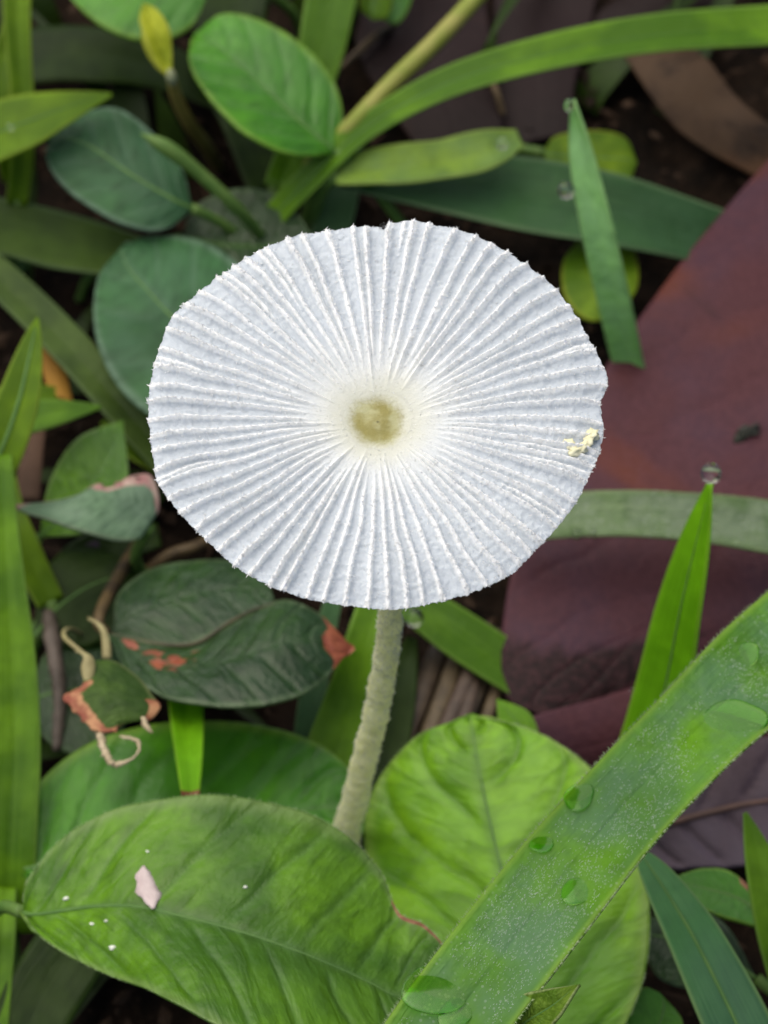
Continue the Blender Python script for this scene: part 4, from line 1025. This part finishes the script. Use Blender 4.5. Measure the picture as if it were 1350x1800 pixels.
# hairs of the downy blade and of leaf margins (uncountable)
def hairs(parent, G, N, count, ln, wd, mat, edge=False, seed=0, name='hairs', lo=0.10, hi=0.90):
    rg = np.random.RandomState(seed)
    nv, nu = G.shape[:2]
    org = np.array(parent.location)
    V, F = [], []
    for q in range(count):
        i = rg.uniform(0, nv - 1.01); s = (rg.choice([0.0, 1.0]) if edge else rg.uniform(lo, hi)) * (nu - 1.01)
        a, b = int(i), int(s); fi, fs = i - a, s - b
        p = (G[a, b] * (1 - fi) + G[a + 1, b] * fi) * (1 - fs) + (G[a, b + 1] * (1 - fi) + G[a + 1, b + 1] * fi) * fs
        if not edge and any(np.linalg.norm(p - c_) < r_ for c_, r_ in FILMS): continue
        if not edge and fbm(p, 2.6, 2) < rg.uniform(-0.4, 0.5): continue
        out = (G[a, 0] - G[a, -1]); out /= np.linalg.norm(out) + 1e-9
        if s > nu / 2: out = -out
        al = G[a + 1, b] - G[a, b]; al /= np.linalg.norm(al) + 1e-9
        d = (out * 1.0 + N * 0.3 + al * rg.normal() * 0.5) if edge else (N * rg.uniform(0.2, 0.8) + al * rg.uniform(0.3, 1.2) + out * rg.normal() * 0.35)
        d = d / np.linalg.norm(d) * ln * rg.uniform(0.5, 1.3)
        sd_ = np.cross(d, VD); sd_ /= np.linalg.norm(sd_) + 1e-9
        sd2 = np.cross(d, sd_); sd2 /= np.linalg.norm(sd2) + 1e-9
        k0 = len(V)
        V += [p + sd_ * wd, p - sd_ * wd * .6 + sd2 * wd, p - sd_ * wd * .6 - sd2 * wd, p + d]
        F += [[k0, k0 + 1, k0 + 3], [k0 + 1, k0 + 2, k0 + 3], [k0 + 2, k0, k0 + 3]]
    o = mesh_obj(name, V, F, mat, parent, org, smooth=False)
    o['kind'] = 'stuff'
hairm = plain_mat('white_hair', (0.34, 0.44, 0.30), (0.62, 0.68, 0.58), rough=0.35, bump=0.0, trans=0.3, spec=0.6)
hairg = plain_mat('green_hair', (0.30, 0.42, 0.18), (0.42, 0.52, 0.28), rough=0.4, bump=0.0, trans=0.4)
hairs(g1[0], g1[1], g1[2], 9000, 0.009, 0.0011, hairm, seed=2)
hairs(g1[0], g1[1], g1[2], 1600, 0.018, 0.0013, hairg, edge=True, seed=3, name='margin_hairs')
hairs(lf10[0], lf10[1], lf10[2], 900, 0.016, 0.0012, hairg, edge=True, seed=4, name='margin_hairs')
hairs(lf11[0], lf11[1], lf11[2], 900, 0.016, 0.0012, hairg, edge=True, seed=5, name='margin_hairs')

# ------------------------------------------------------------------ litter and low growth (uncountable)
def litter():
    rg = np.random.RandomState(11)
    V, F = [], []
    for q in range(5200):
        x, y = rg.uniform(-6, 6), rg.uniform(-6, 8)
        z = rg.uniform(-0.08, 0.10)
        a, b, cc = rg.uniform(0.02, 0.16) * rg.uniform(0.4, 1), rg.uniform(0.01, 0.05), rg.uniform(0.006, 0.03)
        th = rg.uniform(0, 6.28); tl = rg.normal() * 0.35
        u = np.array([math.cos(th), math.sin(th), tl]); v = np.array([-math.sin(th), math.cos(th), rg.normal() * 0.3]); w_ = np.cross(u, v)
        k0 = len(V); c0 = np.array([x, y, z])
        for du, dv, dw in ((-1, 0, 0), (1, 0, 0), (0.1, -1, 0), (-0.1, 1, 0), (0, 0, -1), (0.15, 0.1, 1)):
            V.append(c0 + u * a * du * rg.uniform(.7, 1.2) + v * b * dv + w_ * cc * dw)
        F += [[k0 + i, k0 + j, k0 + k] for i, j, k in ((0, 2, 5), (2, 1, 5), (1, 3, 5), (3, 0, 5), (2, 0, 4), (1, 2, 4), (3, 1, 4), (0, 3, 4))]
    k = NT('litter'); ob = k.obj()
    col = k.mix(k.ramp(k.noise(2.5, 4, ob), 0.3, 0.7), (0.008, 0.005, 0.003), (0.040, 0.024, 0.014))
    pr = k.n('ShaderNodeBsdfPrincipled', Base__Color=col, Roughness=0.8)
    pr.inputs['Specular IOR Level'].default_value = 0.1
    k.set(k.out.inputs[0], pr.outputs[0])
    tag(mesh_obj('litter', V, F, k.m, smooth=False), 'brown crumbs of rotting leaf litter on the soil', None, None, 'stuff')
litter()

def low_grass():
    rg = np.random.RandomState(21)
    V, F, ED = [], [], []
    def one(x, y, h, lean, th, wd, n=7):
        d = np.array([math.cos(th), math.sin(th), 0]); sd_ = np.array([-d[1], d[0], 0])
        k0 = len(V)
        for i in range(n):
            t = i / (n - 1)
            c0 = np.array([x, y, -0.05]) + d * lean * t ** 1.6 + np.array([0, 0, h * (t - 0.35 * t * t * min(1.5, lean / max(h, .1)))])
            w_ = wd * (1 - t ** 2.2) + 0.004
            V.extend([c0 - sd_ * w_, c0 + np.array([0, 0, -0.25 * w_]), c0 + sd_ * w_]); ED.extend([1, 0, 1])
        for i in range(n - 1):
            b = k0 + 3 * i
            F.extend([[b, b + 1, b + 4, b + 3], [b + 1, b + 2, b + 5, b + 4]])
    # outside the view: taller growth that goes on all round
    cnt = 0
    while cnt < 1500:
        x, y = rg.uniform(-12, 12), rg.uniform(-9, 14)
        if -3.0 < x < 3.0 and -5.2 < y < 5.0: continue
        near = -4.2 < x < 4.2 and -6.2 < y < 6.6
        if (x - CAM[0]) ** 2 + (y - CAM[1]) ** 2 < 9: continue
        h = rg.uniform(0.6, 1.8)
        if y < -3.5: h = min(h, 1.0)
        th = rg.uniform(0, 6.28)
        if near:                                             # close to the view the blades lean away from it
            h = min(h, 0.7); th = math.atan2(y, x) + rg.uniform(-0.6, 0.6)
        one(x, y, h, rg.uniform(0.3, 1.8), th, rg.uniform(0.05, 0.13)); cnt += 1
    # inside the view: short shaded shoots in the gaps of the left half
    for q in range(60):
        x, y = rg.uniform(-2.3, -0.2), rg.uniform(-3.0, 3.6)
        one(x, y, rg.uniform(0.1, 0.3), rg.uniform(0.3, 0.9), rg.uniform(0, 6.28), rg.uniform(0.04, 0.10))
    o = mesh_obj('grass', V, F, SHADED(), attrs={'edge': ED, 'vein': np.zeros(len(V)), 'wound': np.zeros(len(V))}, uv=np.zeros((len(V), 2)))
    tag(o, 'low shaded grass shoots growing all over the soil', None, None, 'stuff')
low_grass()
